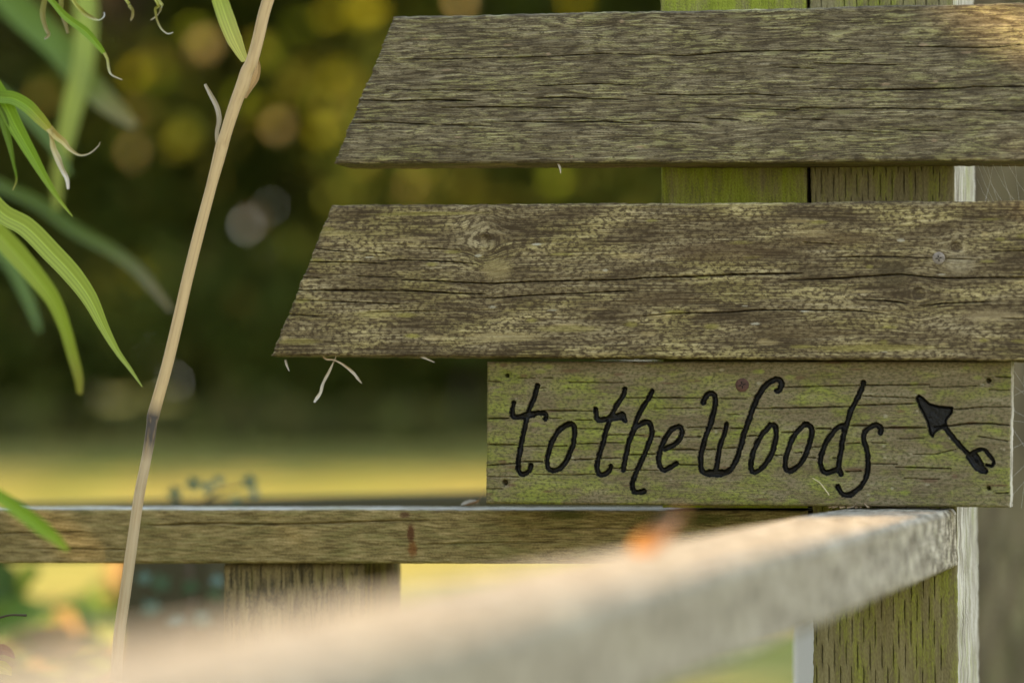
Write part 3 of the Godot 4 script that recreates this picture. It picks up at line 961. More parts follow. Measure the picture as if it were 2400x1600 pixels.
func carve_letters(b: Board, z: float) -> void:
	# strokes as traced on two enlargements of the photograph: origin and pixels per photograph pixel
	var k := 3.5636
	var L := [
		[0, 0, 17, [567, 300, 545, 380, 505, 480, 478, 580, 450, 700, 425, 820, 410, 930, 410, 1000, 430, 1037, 465, 1033, 500, 1006, 512, 965]],
		[0, 0, 16, [370, 442, 358, 500, 362, 552, 400, 562, 480, 545, 560, 527, 615, 524, 640, 548, 636, 575]],
		[0, 0, 22, [455, 548, 530, 535]],
		[0, 1, 17, [800, 628, 850, 616, 876, 650, 870, 760, 842, 850, 798, 940, 750, 990, 690, 1004, 652, 978, 650, 900, 683, 780, 735, 685, 800, 628]],
		[0, 2, 17, [1298, 325, 1280, 390, 1225, 470, 1190, 550, 1150, 650, 1120, 760, 1085, 880, 1065, 970, 1077, 1030, 1112, 1042, 1160, 1012, 1182, 972]],
		[0, 2, 17, [1055, 492, 1058, 560, 1085, 586, 1150, 572, 1215, 555, 1275, 535, 1290, 570, 1300, 590]],
		[0, 2, 24, [1170, 572, 1270, 548]],
		[0, 3, 17, [1527, 342, 1500, 400, 1450, 480, 1400, 570, 1370, 680, 1330, 780, 1305, 890, 1285, 1000]],
		[0, 3, 17, [1385, 650, 1440, 612, 1495, 602, 1522, 650, 1516, 730, 1470, 850, 1420, 960, 1377, 1060, 1362, 1130, 1378, 1185, 1420, 1190, 1458, 1178]],
		[0, 4, 17, [1625, 826, 1690, 802, 1752, 755, 1774, 695, 1768, 648, 1730, 642, 1682, 672, 1632, 745, 1600, 820, 1580, 900, 1590, 968, 1622, 1002, 1672, 984, 1730, 948]],
		[0, 5, 18, [1957, 440, 1965, 402, 2010, 364, 2048, 382, 2054, 450, 2030, 560, 1990, 680, 1952, 800, 1932, 900, 1938, 990, 1972, 1032, 2050, 1040, 2120, 1032, 2180, 998, 2230, 920, 2262, 820, 2290, 720, 2330, 600, 2365, 500]],
		[0, 5, 17, [2150, 622, 2130, 700, 2095, 800, 2080, 900, 2065, 970, 2048, 1030]],
		[0, 5, 24, [1990, 1030, 2110, 1030]],
		[1, 5, 18, [66, 560, 80, 505, 140, 372, 200, 292, 260, 250, 308, 246, 326, 284, 312, 330, 285, 343]],
		[1, 6, 17, [232, 625, 272, 634, 285, 690, 276, 760, 252, 850, 208, 930, 160, 986, 106, 1022, 74, 998, 74, 920, 104, 820, 154, 720, 232, 625]],
		[1, 7, 17, [520, 620, 568, 634, 584, 680, 566, 770, 536, 860, 488, 945, 430, 996, 387, 1010, 360, 978, 364, 900, 398, 790, 444, 700, 520, 620]],
		[1, 8, 17, [1012, 272, 990, 340, 945, 430, 905, 520, 875, 610, 850, 700, 830, 810, 815, 900, 805, 980, 826, 1042]],
		[1, 8, 17, [868, 632, 800, 646, 752, 694, 702, 774, 664, 870, 653, 950, 672, 1008, 702, 1026, 760, 1008, 805, 985]],
		[1, 9, 17, [1155, 692, 1158, 652, 1120, 626, 1070, 644, 1027, 684, 1013, 750, 1040, 830, 1050, 920, 1045, 1010, 1018, 1100, 960, 1168, 890, 1212, 842, 1206, 812, 1173, 797, 1142]],
		[1, 11, 17, [1690, 640, 1760, 730, 1840, 820, 1905, 885]],
		[1, 11, 12, [1905, 870, 1960, 840, 2020, 833, 2066, 882, 2102, 930, 2088, 968, 2045, 962]],
		[1, 11, 26, [1900, 890, 1950, 955, 1995, 1000, 2022, 1005]],
		[1, 11, 17, [1945, 880, 1985, 930, 2010, 985]],
	]
	for s in L:
		var ox := 1100.0 if s[0] == 0 else 1740.0
		var pts := []
		for n in range(0, s[3].size(), 2):
			var p := pix(ox + s[3][n] / k, 820.0 + s[3][n + 1] / k, z)
			pts.append(Vector2(p.x, p.y))
		var line := PackedVector2Array(smooth_line(pts, 4)) if pts.size() > 2 else PackedVector2Array(pts)
		b.stroke(line, s[2] * 1.3 / k * 0.000278, 0.0024, s[1], wob)
	var head := PackedVector2Array()
	for v in [[1455, 400], [1475, 380], [1505, 398], [1560, 450], [1640, 475], [1755, 482], [1748, 525], [1700, 585], [1705, 640], [1640, 662], [1608, 690], [1592, 722], [1572, 705], [1552, 610], [1520, 540], [1480, 470]]:
		head.append(pix2(1740.0 + v[0] / k, 820.0 + v[1] / k, z))
	b.fill(head, 11)
	var rim := head.duplicate()
	rim.append(head[0])
	b.stroke(rim, 9.0 / k * 0.000278, 0.0024, 11, wob)
	b.carve(0.0030, wob)

func incise(b: Board, x0: float, x1: float, y0: float, y1: float, pitch: float, sd: int) -> void:
	rng.seed = sd
	var r := 0
	var y := y1
	while y > y0:
		var x := x0 + (pitch * 0.5 if r % 2 else 0.0)
		while x < x1:
			if rng.randf() < 0.94:
				b.slit(x + rng.randf_range(-0.0004, 0.0004), y - 0.0166 + rng.randf_range(-0.0015, 0.001), y + rng.randf_range(-0.001, 0.001), rng.randf_range(0.00019, 0.00030), 0.0022)
			x += pitch
		y -= 0.0154
		r += 1

func make_posts() -> void:
	var zp := -0.046
	var green := {"bare": [Vector3(90, 82, 56), Vector3(118, 110, 78), Vector3(142, 134, 102)], "alga": [Vector3(92, 98, 30), Vector3(122, 130, 42), Vector3(146, 152, 62)],
		"ff": 0.22, "fs": 14.0, "mf": 0.03, "ms": 5.0, "sf": 0.36, "pf": 0.012, "ps": 4.0, "fine": 0.45, "med": 0.35, "spot": 0.6, "contrast": 1.0, "mid": 128.0, "warp": 0.05, "tf": 0.05, "ts": 5.0, "aw": [0.5, 0.0, 0.35, 0.1, 0.5], "thr": 180.0, "gain": 2.2}
	# short post that stands on the rail, beside the long one
	var c := corners(zp, [1547, -160, 1890, -160, 1893, 1190, 1553, 1190])
	var b := Board.new()
	b.setup(c, 0.0009, 0.0016, wob, 0.0003, 0.0004, 0.0004, 0.0018)
	rng.seed = 9
	for n in 40:
		var x := lerpf(c[0].x, c[1].x, rng.randf())
		var y := rng.randf_range(pix(1600, 480, zp).y, pix(1600, 380, zp).y)
		b.slit(x, y - rng.randf_range(0.002, 0.008), y, 0.0006, 0.0008)
	var g2 := green.duplicate()
	g2.thr = 100.0
	var tex := wood(1024, 260, 200, g2)
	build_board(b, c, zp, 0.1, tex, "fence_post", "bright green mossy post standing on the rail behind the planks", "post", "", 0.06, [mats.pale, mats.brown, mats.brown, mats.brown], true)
	# long incised post; its silvered side is also paled for skylight
	var foot := pix2(1915, 1600, zp)
	c = corners(zp, [1897, -160, 2233, -160, 2262, 1900, 1918, 1900])
	c[2].y = -0.25
	c[3].y = -0.25
	b = Board.new()
	b.setup(c, 0.00033, 0.0026, wob, 0.0003, 0.0005, 0.0006, 0.0016)
	incise(b, c[0].x + 0.004, c[1].x - 0.006, pix(1900, 1640, zp).y, pix(1900, 432, zp).y + 0.0154 * 9.5, 0.0077, 3)
	var g3 := green.duplicate()
	g3.thr = 172.0
	tex = wood(2048, 220, 210, g3)
	build_board(b, c, zp, 0.150, tex, "fence_post", "tall incised post with silvered side paled for skylight, carrying sign and handrail", "post", "", 0.06, [mats.pale, mats.pale, mats.brown, mats.brown], true)
	# short incised post under the rail
	var zl := -0.060
	c = corners(zl, [522, 1322, 852, 1318, 852, 1900, 522, 1900])
	c[2].y = -0.25
	c[3].y = -0.25
	b = Board.new()
	b.setup(c, 0.00033, 0.0026, wob, 0.0003, 0.0004, 0.0006, 0.0030)
	incise(b, c[0].x + 0.006, c[1].x - 0.004, pix(600, 1620, zl).y, pix(600, 1322, zl).y - 0.001, 0.0072, 4)
	tex = wood(1400, 240, 220, {"bare": [Vector3(84, 74, 52), Vector3(122, 110, 80), Vector3(156, 142, 110)], "alga": [Vector3(68, 68, 38), Vector3(102, 98, 58), Vector3(130, 124, 74)],
		"ff": 0.22, "fs": 14.0, "pf": 0.014, "thr": 160.0, "gain": 3.0, "dark_thr": 168.0, "dark": Vector3(60, 56, 44), "contrast": 1.2, "spot": 0.5})
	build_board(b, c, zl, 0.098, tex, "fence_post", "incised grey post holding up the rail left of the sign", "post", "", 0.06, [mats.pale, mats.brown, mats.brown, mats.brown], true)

	# ---- the rail behind the sign
	c = corners(zp, [-700, 1193, 1893, 1196, 1893, 1322, -700, 1319])
	b = Board.new()
	b.setup(c, 0.004, 0.0005, wob, 0.0004, 0.0004, 0.0004, 0.0020)
	crack_px(b, [[340, 1231, 500, 1226, 650, 1229, 900, 1221, 1010, 1219, 1.5], [-100, 1250, 200, 1246, 1.2], [1010, 1275, 1300, 1270], [1200, 1240, 1500, 1236], [60, 1285, 300, 1288]], zp, 0.00045, 0.002)
	tex = wood(2048, 110, 240, {"bare": [Vector3(78, 66, 38), Vector3(112, 99, 62), Vector3(140, 124, 84), Vector3(172, 152, 110)], "alga": [Vector3(70, 66, 36), Vector3(102, 96, 56), Vector3(124, 116, 74), Vector3(140, 134, 90)],
		"ff": 0.3, "fs": 12.0, "mf": 0.06, "ms": 7.0, "fine": 0.7, "med": 0.35, "spot": 0.4, "contrast": 1.3, "mid": 112.0, "warp": 0.03, "thr": 150.0, "gain": 3.0, "tilt": -40.0})
	var lo := uv_lo(c)
	var hi := uv_hi(c)
	for s in [[962, 1250, 10, 22, Color8(72, 42, 24), 0.8], [966, 1285, 12, 18, Color8(104, 58, 24), 0.6], [948, 1206, 13, 7, Color8(70, 46, 30), 0.7], [1330, 1206, 60, 10, Color8(56, 58, 22), 0.6], [1600, 1215, 120, 14, Color8(54, 60, 20), 0.6]]:
		var p := pix2(s[0], s[1], zp)
		stain(tex[0], (p.x - lo.x) / (hi.x - lo.x) * 2048, (hi.y - p.y) / (hi.y - lo.y) * 110, s[2] * 0.75, s[3] * 0.85, s[4], s[5], 7)
	wob.seed = 4
	build_board(b, c, zp, 0.095, tex, "fence_rail", "brown horizontal rail with rust streak passing behind the carved sign", "rail", "", 0.06, [mats.pale, mats.brown, mats.brown, mats.brown])

	# ---- handrail that runs from the long post towards the viewer
	var xr := pix(2243, 1260, zp).x
	var yt := pix(2243, 1192, zp).y
	var yb := pix(2243, 1330, zp).y
	var xl := xr - 0.072
	handrail(xl, xr, yb, yt, zp + 0.001, 1.78)

	# post under the near end of the handrail, and a white one behind the long post
	var o := thing("fence_post", "post under the near end of the handrail", "post", Vector3((xl + xr) / 2, 0, 1.74))
	put(block(Vector3(-0.035, -0.25, -0.045), Vector3(0.035, yb - 0.002, 0.045), 0.003), "shaft", o, mats.brown)
	var wp := pix(1859, 1500, -0.32)
	o = thing("white_post", "white painted post just behind the tall incised post", "post", Vector3(wp.x, ground_y(0, -0.32), -0.32))
	put(block(Vector3(0.0, -0.2, -0.09), Vector3(0.06, 0.72, 0.0), 0.003), "shaft", o, plain("white paint", Color(0.74, 0.75, 0.80), 0.5))
	put(block(Vector3(-0.004, 0.7202, -0.094), Vector3(0.064, 0.732, 0.004), 0.003), "cap", o, plain("white paint", Color(0.74, 0.75, 0.80), 0.5))

	# ---- the older fence further back: a dark rail on a post with ivy
	var zb := -0.85
	var a := pix(-300, 1189, zb)
	var e := pix(2150, 1128, zb - 0.16)
	o = thing("back_rail", "dark blurred rail of the older fence behind the brown rail", "rail", Vector3(a.x, a.y, zb))
	var st := begin()
	var d := e - a
	put(block(Vector3(0, -0.055, -0.03), Vector3(d.length(), 0, 0.03), 0.004), "beam", o, plain("dark wet wood", Color(0.055, 0.048, 0.022), 0.9))
	o.rotation.z = atan2(d.y, d.x)
	o.rotation.y = atan2(-d.z, Vector2(d.x, d.y).length())
	var ip := pix(308, 1330, zb)
	var iq := pix(520, 1330, zb)
	o = thing("old_post", "dark old post with ivy behind the brown rail", "post", Vector3((ip.x + iq.x) / 2, ground_y(0, zb), zb))
	put(block(Vector3((ip.x - iq.x) / 2, -0.2, -0.04), Vector3((iq.x - ip.x) / 2, 0.705 - ground_y(0, zb) + 0.0, 0.028), 0.004), "shaft", o, plain("dark wet wood", Color(0.055, 0.048, 0.022), 0.9))

# a block with chamfered edges
func block(lo: Vector3, hi: Vector3, ch: float) -> ArrayMesh:
	var st := begin()
	var n := 0
	var c := (lo + hi) / 2
	var pts := PackedVector3Array()
	for sx in [lo.x, hi.x]:
		for sy in [lo.y, hi.y]:
			for szz in [lo.z, hi.z]:
				var p := Vector3(sx, sy, szz)
				var s := (c - p).sign() * ch
				pts.append(p + Vector3(0, s.y, s.z))
				pts.append(p + Vector3(s.x, 0, s.z))
				pts.append(p + Vector3(s.x, s.y, 0))
	var quick := ConvexPolygonShape3D.new()
	quick.points = pts
	# faces by hand: six sides, twelve edges, eight corners
	var tri := func(i: int, j: int, k: int):
		var p0 := pts[i]
		var p1 := pts[j]
		var p2 := pts[k]
		var nn := (p2 - p0).cross(p1 - p0)
		if nn.dot((p0 + p1 + p2) / 3 - c) < 0:
			var t := p1
			p1 = p2
			p2 = t
			nn = -nn
		nn = nn.normalized()
		for q in [p0, p1, p2]:
			st.set_normal(nn)
			st.set_uv(Vector2(q.y * 2.5, (q.x + q.z) * 2.5))
			st.add_vertex(q)
	var id := func(x: int, y: int, z: int, f: int): return ((x * 2 + y) * 2 + z) * 3 + f
	for f in 3:
		for s in 2:
			var q := []
			for v in [[0, 0], [1, 0], [1, 1], [0, 1]]:
				q.append(id.call(s, v[0], v[1], 0) if f == 0 else id.call(v[0], s, v[1], 1) if f == 1 else id.call(v[0], v[1], s, 2))
			tri.call(q[0], q[1], q[2])
			tri.call(q[0], q[2], q[3])
	for s in 2:
		for t in 2:
			for e in [[id.call(s, t, 0, 0), id.call(s, t, 1, 0), id.call(s, t, 1, 1), id.call(s, t, 0, 1)], [id.call(s, 0, t, 0), id.call(s, 1, t, 0), id.call(s, 1, t, 2), id.call(s, 0, t, 2)], [id.call(0, s, t, 1), id.call(1, s, t, 1), id.call(1, s, t, 2), id.call(0, s, t, 2)]]:
				tri.call(e[0], e[1], e[2])
				tri.call(e[0], e[2], e[3])
			for u in 2:
				tri.call(id.call(s, t, u, 0), id.call(s, t, u, 1), id.call(s, t, u, 2))
	return st.commit()

func handrail(xl: float, xr: float, yb: float, yt: float, z0: float, z1: float) -> void:
	var prof := []
	var r := 0.0038
	for q in [[xr - r, yt - r, 0.0], [xl + r, yt - r, 90.0], [xl + r, yb + r, 180.0], [xr - r, yb + r, 270.0]]:
		for n in 5:
			var a := deg_to_rad(q[2] + n * 22.5)
			prof.append(Vector2(q[0] + cos(a) * r, q[1] + sin(a) * r))
	var full := []
	for n in prof.size():
		var p0: Vector2 = prof[n]
		var p1: Vector2 = prof[(n + 1) % prof.size()]
		var parts := maxi(1, int(p0.distance_to(p1) / 0.006))
		for s in parts:
			full.append(p0.lerp(p1, float(s) / parts))
	var mid := Vector2((xl + xr) / 2, (yb + yt) / 2)
	var st := begin()
	var steps := 220
	var w := full.size() + 1
	for j in steps + 1:
		var f := float(j) / steps
		var z := z0 + (z1 - z0) * f * f
		var perim := 0.0
		for n in w:
			var p: Vector2 = full[n % full.size()]
			if n > 0:
				perim += p.distance_to(full[n - 1])
			var out := (p - mid).normalized()
			var q := p + out * (0.0009 * wob.get_noise_2d(z * 60.0, n * 9.0) + 0.0012 * wob.get_noise_2d(z * 14.0, n * 3.0 + 50.0))
			st.set_uv(Vector2(z / 0.6, perim / 0.16))
			st.add_vertex(Vector3(q.x - xr, q.y - yb, z - z0))
	for j in steps:
		for n in w - 1:
			var q := j * w + n
			for v in [q, q + 1, q + w, q + w, q + 1, q + w + 1]:
				st.add_index(v)
	st.generate_normals()
	var tex := wood(1800, 480, 260, {
		"bare": [Vector3(98, 89, 73), Vector3(152, 143, 125), Vector3(190, 181, 163)], "alga": [Vector3(100, 97, 74), Vector3(144, 139, 113), Vector3(174, 167, 138)],
		"ff": 0.12, "fs": 8.0, "mf": 0.02, "ms": 1.6, "pf": 0.01, "ps": 1.2, "fine": 0.5, "med": 1.0, "spot": 0.4, "contrast": 1.5, "mid": 130.0, "thr": 150.0, "gain": 3.0, "df": 0.03, "ds": 1.0, "dark_thr": 166.0, "dark": Vector3(86, 80, 68)})
	st.set_material(wood_mat(tex, "silvered handrail", 0.03))
	var m := st.commit()
	# end grain
	for side in 2:
		var cap := begin()
		var z := 0.0 if side == 0 else z1 - z0
		for n in full.size():
			var tri := [mid, full[n], full[(n + 1) % full.size()]]
			if side == 0:
				tri = [mid, full[(n + 1) % full.size()], full[n]]
			for p in tri:
				cap.set_normal(Vector3(0, 0, 1.0 if side else -1.0))
				cap.set_uv(p * 5.0)
				cap.add_vertex(Vector3(p.x - xr, p.y - yb, z))
		cap.set_material(mats.pale)
		cap.commit(m)
	var o := put(m, "handrail", self)
	o.position = Vector3(xr, yb, z0)
	tag(o, "pale silvered handrail running from tall post towards the viewer, sunlit on top", "rail")

# ------------------------------------------------------------------ reeds
const K := 2400.0 / 2352.0

func leaf_px(parent: Node3D, called: String, pts: Array, z0: float, z1: float, half: Array, cols: Array, fold := 0.35, curl := 0.0, mat: Material = null, tilt := Vector3(0.15, 0.25, 1.0)) -> void:
	var w := []
	var hw := []
	for n in range(0, pts.size(), 2):
		var f := float(n) / maxf(1.0, pts.size() - 2)
		var p := pix(pts[n] * K, pts[n + 1] * K, lerpf(z0, z1, f))
		w.append(p - parent.position)
		hw.append(half[n / 2] * px_size(p))
	put(blade(smooth_line(w, 6), smooth_num(hw, 6), smooth_col(cols, 6), tilt.normalized(), fold, curl), called, parent, mat if mat else mats.reed)

func cols_for(n: int, a: Color, b: Color, from := 0.7) -> Array:
	var out := []
	for i in n:
		var f := float(i) / (n - 1)
		out.append(a.lerp(b, smoothstep(from, 1.0, f)))
	return out

func make_reeds() -> void:
	var g1 := Color(0.20, 0.30, 0.045)
	var g2 := Color(0.31, 0.36, 0.08)
	var g3 := Color(0.13, 0.19, 0.04)
	var ol := Color(0.26, 0.27, 0.05)
	var dry := Color(0.42, 0.34, 0.20)
	var grey := Color(0.42, 0.39, 0.32)
	# ---- the dry cane
	var cz := 0.075
	var axis := [[628, -40, 15.5], [606, 30, 15], [592, 90, 15], [578, 140, 15.5], [566, 165, 16.5], [557, 195, 17.5], [545, 225, 16], [531, 265, 15.5], [517, 310, 15], [509, 335, 16.5], [500, 370, 15.5], [484, 430, 13.5], [455, 540, 14], [430, 640, 14.2], [407, 740, 14.5], [383, 840, 14.5],
		[362, 915, 15], [351, 955, 16], [348, 972, 13.5], [343, 1010, 13.5], [334, 1060, 13], [322, 1120, 13.5], [313, 1175, 13.5], [301, 1260, 14.2], [287, 1360, 14.5], [274, 1450, 14.8], [266, 1540, 15], [255, 1660, 15], [235, 1900, 15]]
	var pts := []
	var rad := []
	var cc := []
	rng.seed = 8
	for v in axis:
		var p := pix(v[0] * K, v[1] * K, cz - (v[1] - 900.0) * 0.00001)
		pts.append(p)
		rad.append(v[2] * K * px_size(p) * 0.9)
		cc.append(Color(0.50, 0.37, 0.20) if v[1] < 955 else Color(0.055, 0.048, 0.045) if v[1] < 1020 else Color(0.42, 0.33, 0.21))  # dark band below the node is shadow put into the colour
	var foot := Vector3(pts[pts.size() - 1].x - 0.05, -0.02, cz)
	pts.append(foot)
	rad.append(0.0045)
	cc.append(Color(0.4, 0.31, 0.2))
	var o := thing("dry_reed", "leaning dry tan reed cane with swollen nodes, left of the planks", "reed", foot)
	for n in pts.size():
		pts[n] -= foot
	var st := begin()
	var sp := smooth_line(pts, 5)
	var sc := smooth_col(cc, 5)
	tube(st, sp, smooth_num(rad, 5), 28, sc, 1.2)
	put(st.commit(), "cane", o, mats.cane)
	leaf_px(o, "dry_sheath", [470, 193, 482, 215, 497, 245, 503, 275, 498, 305, 500, 335], cz, cz + 0.004, [3, 5, 6, 6, 5, 5], cols_for(6, Color(0.34, 0.29, 0.2), dry), 0.5, 0.2, mats.straw)
	leaf_px(o, "dry_sheath", [588, 130, 592, 155, 586, 180, 572, 205, 562, 225], cz - 0.004, cz, [3, 7, 9, 7, 4], cols_for(5, Color(0.45, 0.30, 0.13), Color(0.45, 0.30, 0.13)), 0.5, 0.1, mats.straw)
	leaf_px(o, "leaf", [478, -90, 505, 0, 522, 50, 540, 95, 562, 140], cz - 0.12, cz - 0.02, [16, 19, 20, 18, 8], cols_for(5, Color(0.32, 0.36, 0.05), Color(0.5, 0.42, 0.08), 0.0), 0.3)

	# ---- reed plants rooted left of the frame; each leaf hangs from a stem that stands outside the picture
	var r1 := reed_stem("reed_plant", "green reed with narrow arching leaves and frayed dry tips", Vector3(pix(-170, 700, 0.02).x, 0, 0.02), 1.25)
	leaf_px(r1, "leaf", [-175, 20, -70, 120, 0, 222, 35, 290, 70, 352, 108, 418, 140, 465, 166, 497], 0.02, 0.0, [7, 19, 20, 18, 14, 8, 4, 1], cols_for(8, g1, Color(0.3, 0.34, 0.08), 0.6), 0.4)
	leaf_px(r1, "leaf", [-170, 190, -60, 212, 0, 222, 30, 226, 62, 244, 90, 272, 112, 296], 0.02, 0.01, [8, 14, 16, 16, 16, 14, 9], cols_for(7, g1, Color(0.34, 0.3, 0.07), 0.6), 0.35)
	leaf_px(r1, "dry_tip", [112, 294, 128, 312, 145, 326, 158, 341, 182, 356, 205, 352, 224, 336, 229, 326], 0.01, 0.02, [9, 9, 8, 5, 2.4, 2, 1.5, 0.8], cols_for(8, Color(0.4, 0.32, 0.1), grey, 0.2), 0.5, 0.2, mats.straw)
	leaf_px(r1, "dry_tip", [114, 296, 118, 318, 122, 342, 133, 366, 143, 390, 152, 410, 156, 434], 0.01, 0.015, [6, 5, 7, 8, 6, 5, 3], cols_for(7, Color(0.4, 0.34, 0.12), Color(0.5, 0.45, 0.38), 0.1), 0.6, 0.4, mats.straw)
	leaf_px(r1, "leaf", [-165, 130, -50, 200, 0, 262, 14, 305, 24, 345, 30, 375, 36, 402, 36, 418, 28, 437], 0.02, 0.0, [8, 12, 12, 9, 6, 4, 3, 2.4, 1], cols_for(9, g3, dry, 0.75), 0.4)
	leaf_px(r1, "leaf", [-160, 300, -60, 410, 0, 486, 60, 522, 118, 580, 165, 630, 205, 685, 238, 752, 268, 806, 300, 850, 326, 888], 0.03, 0.03, [8, 20, 23, 24, 24, 23, 19, 12, 7, 4.5, 1.2], cols_for(11, g2, Color(0.3, 0.34, 0.1), 0.7), 0.25)
	leaf_px(r1, "leaf", [-150, 380, -40, 500, 30, 575, 84, 638, 122, 690, 148, 752, 166, 815, 180, 868, 182, 905], -0.14, -0.22, [9, 23, 25, 22, 18, 14, 13, 11, 6], cols_for(9, g2, Color(0.3, 0.24, 0.12), 0.6), 0.3)
	leaf_px(r1, "leaf", [-140, 1060, -60, 1105, 0, 1142, 50, 1178, 95, 1212, 130, 1240, 155, 1264], 0.42, 0.36, [10, 14, 16, 18, 17, 12, 4], cols_for(7, g1, g2), 0.3)
	var r2 := reed_stem("reed_plant", "reed leaning over the top with dangling dry curled leaf tips", Vector3(pix(-260, 0, 0.03).x, 0, 0.035), 1.42)
	leaf_px(r2, "leaf", [-240, -120, 20, -75, 105, -10, 150, 38, 195, 72, 226, 106, 238, 122], 0.035, 0.02, [9, 12, 6, 9, 10, 7, 4], cols_for(7, g1, g1), 0.4)
	leaf_px(r2, "dry_tip", [238, 120, 246, 136, 249, 158, 256, 172, 280, 183], 0.02, 0.02, [4, 3.4, 3, 2, 1], cols_for(5, Color(0.3, 0.3, 0.08), grey, 0.2), 0.3, 0.2, mats.straw)
	leaf_px(r2, "dry_tip", [-230, -180, 40, -130, 98, -30, 97, 30, 104, 62, 111, 80, 101, 89], 0.035, 0.0, [8, 8, 6, 7, 5, 4, 2], cols_for(7, ol, grey, 0.2), 0.6, 0.3, mats.straw)
	leaf_px(r2, "dry_tip", [-225, -200, 60, -140, 132, -20, 140, 25, 150, 55, 155, 76], 0.035, 0.0, [8, 8, 6, 5.5, 5, 3], cols_for(6, ol, grey, 0.3), 0.6, 0.2, mats.straw)
	leaf_px(r2, "dry_tip", [-220, -220, 80, -150, 160, -10, 186, 24, 206, 38, 226, 46, 238, 38, 238, 28], 0.035, 0.0, [8, 8, 5, 6, 5, 2, 1.6, 1], cols_for(8, ol, grey, 0.4), 0.6, 0.4, mats.straw)
	leaf_px(r2, "dry_tip", [-215, -240, 180, -150, 282, -10, 296, 12, 304, 24, 304, 36, 299, 47], 0.03, 0.0, [7, 7, 4, 4.5, 4, 4, 2], cols_for(7, ol, grey, 0.3), 0.5, 0.4, mats.straw)
	leaf_px(r2, "dry_tip", [-210, -255, 220, -160, 352, -8, 356, 22, 360, 45, 370, 66, 384, 77, 397, 74], 0.03, 0.0, [7, 7, 4, 3.6, 2.6, 2, 1.5, 0.8], cols_for(8, ol, grey, 0.3), 0.5, 0.3, mats.straw)
	leaf_px(r2, "dry_tip", [-205, -260, 240, -150, 360, -4, 369, 16, 362, 34, 345, 46], 0.03, 0.0, [7, 7, 4, 4, 3, 1.5], cols_for(6, ol, grey, 0.3), 0.5, 0.5, mats.straw)
	var r3 := reed_stem("reed_plant", "blurred broad leaved reed farther back behind the frayed ones", Vector3(pix(-260, 400, -1.0).x, 0, -1.0), 1.65)
	leaf_px(r3, "leaf", [-240, -160, -40, -50, 60, 40, 130, 105, 190, 180, 250, 240, 310, 290], -1.0, -0.85, [16, 34, 36, 34, 32, 26, 10], cols_for(7, g3, Color(0.22, 0.17, 0.08), 0.55), 0.3)
	leaf_px(r3, "leaf", [-230, -260, 120, -180, 188, -40, 196, 60, 190, 150, 168, 240, 150, 320, 134, 400, 130, 480], -1.0, -0.8, [14, 26, 26, 26, 27, 26, 22, 16, 8], cols_for(9, g2, ol, 0.2), 0.3)
	leaf_px(r3, "leaf", [-235, 330, -60, 400, 0, 428, 90, 470, 170, 528, 250, 572, 310, 615, 350, 660, 395, 715], -1.0, -0.7, [8, 12, 14, 15, 16, 15, 14, 12, 5], cols_for(9, Color(0.10, 0.14, 0.03), Color(0.17, 0.13, 0.06), 0.5), 0.3)
	leaf_px(r3, "leaf", [-240, 90, -60, 180, 0, 215, 60, 262, 110, 320, 160, 400], -1.0, -0.75, [8, 14, 15, 14, 11, 5], cols_for(6, g3, g3), 0.3)
	leaf_px(r3, "leaf", [-240, 460, -80, 520, 10, 590, 60, 680, 90, 760], -1.0, -0.75, [8, 14, 15, 12, 5], cols_for(5, g3, g3), 0.3)

func reed_stem(called: String, label: String, foot: Vector3, height: float) -> Node3D:
	foot.y = ground_y(foot.x, foot.z)
	var o := thing(called, label, "reed", foot)
	var st := begin()
	var pts := []
	var rad := []
	for n in 12:
		var f := n / 11.0
		pts.append(Vector3(0.03 * f * f, height * f, 0.0))
		rad.append(0.006 * (1.0 - 0.55 * f))
	tube(st, pts, rad, 10, [Color(0.2, 0.24, 0.07)])
	put(st.commit(), "stem", o, mats.cane)
	return o

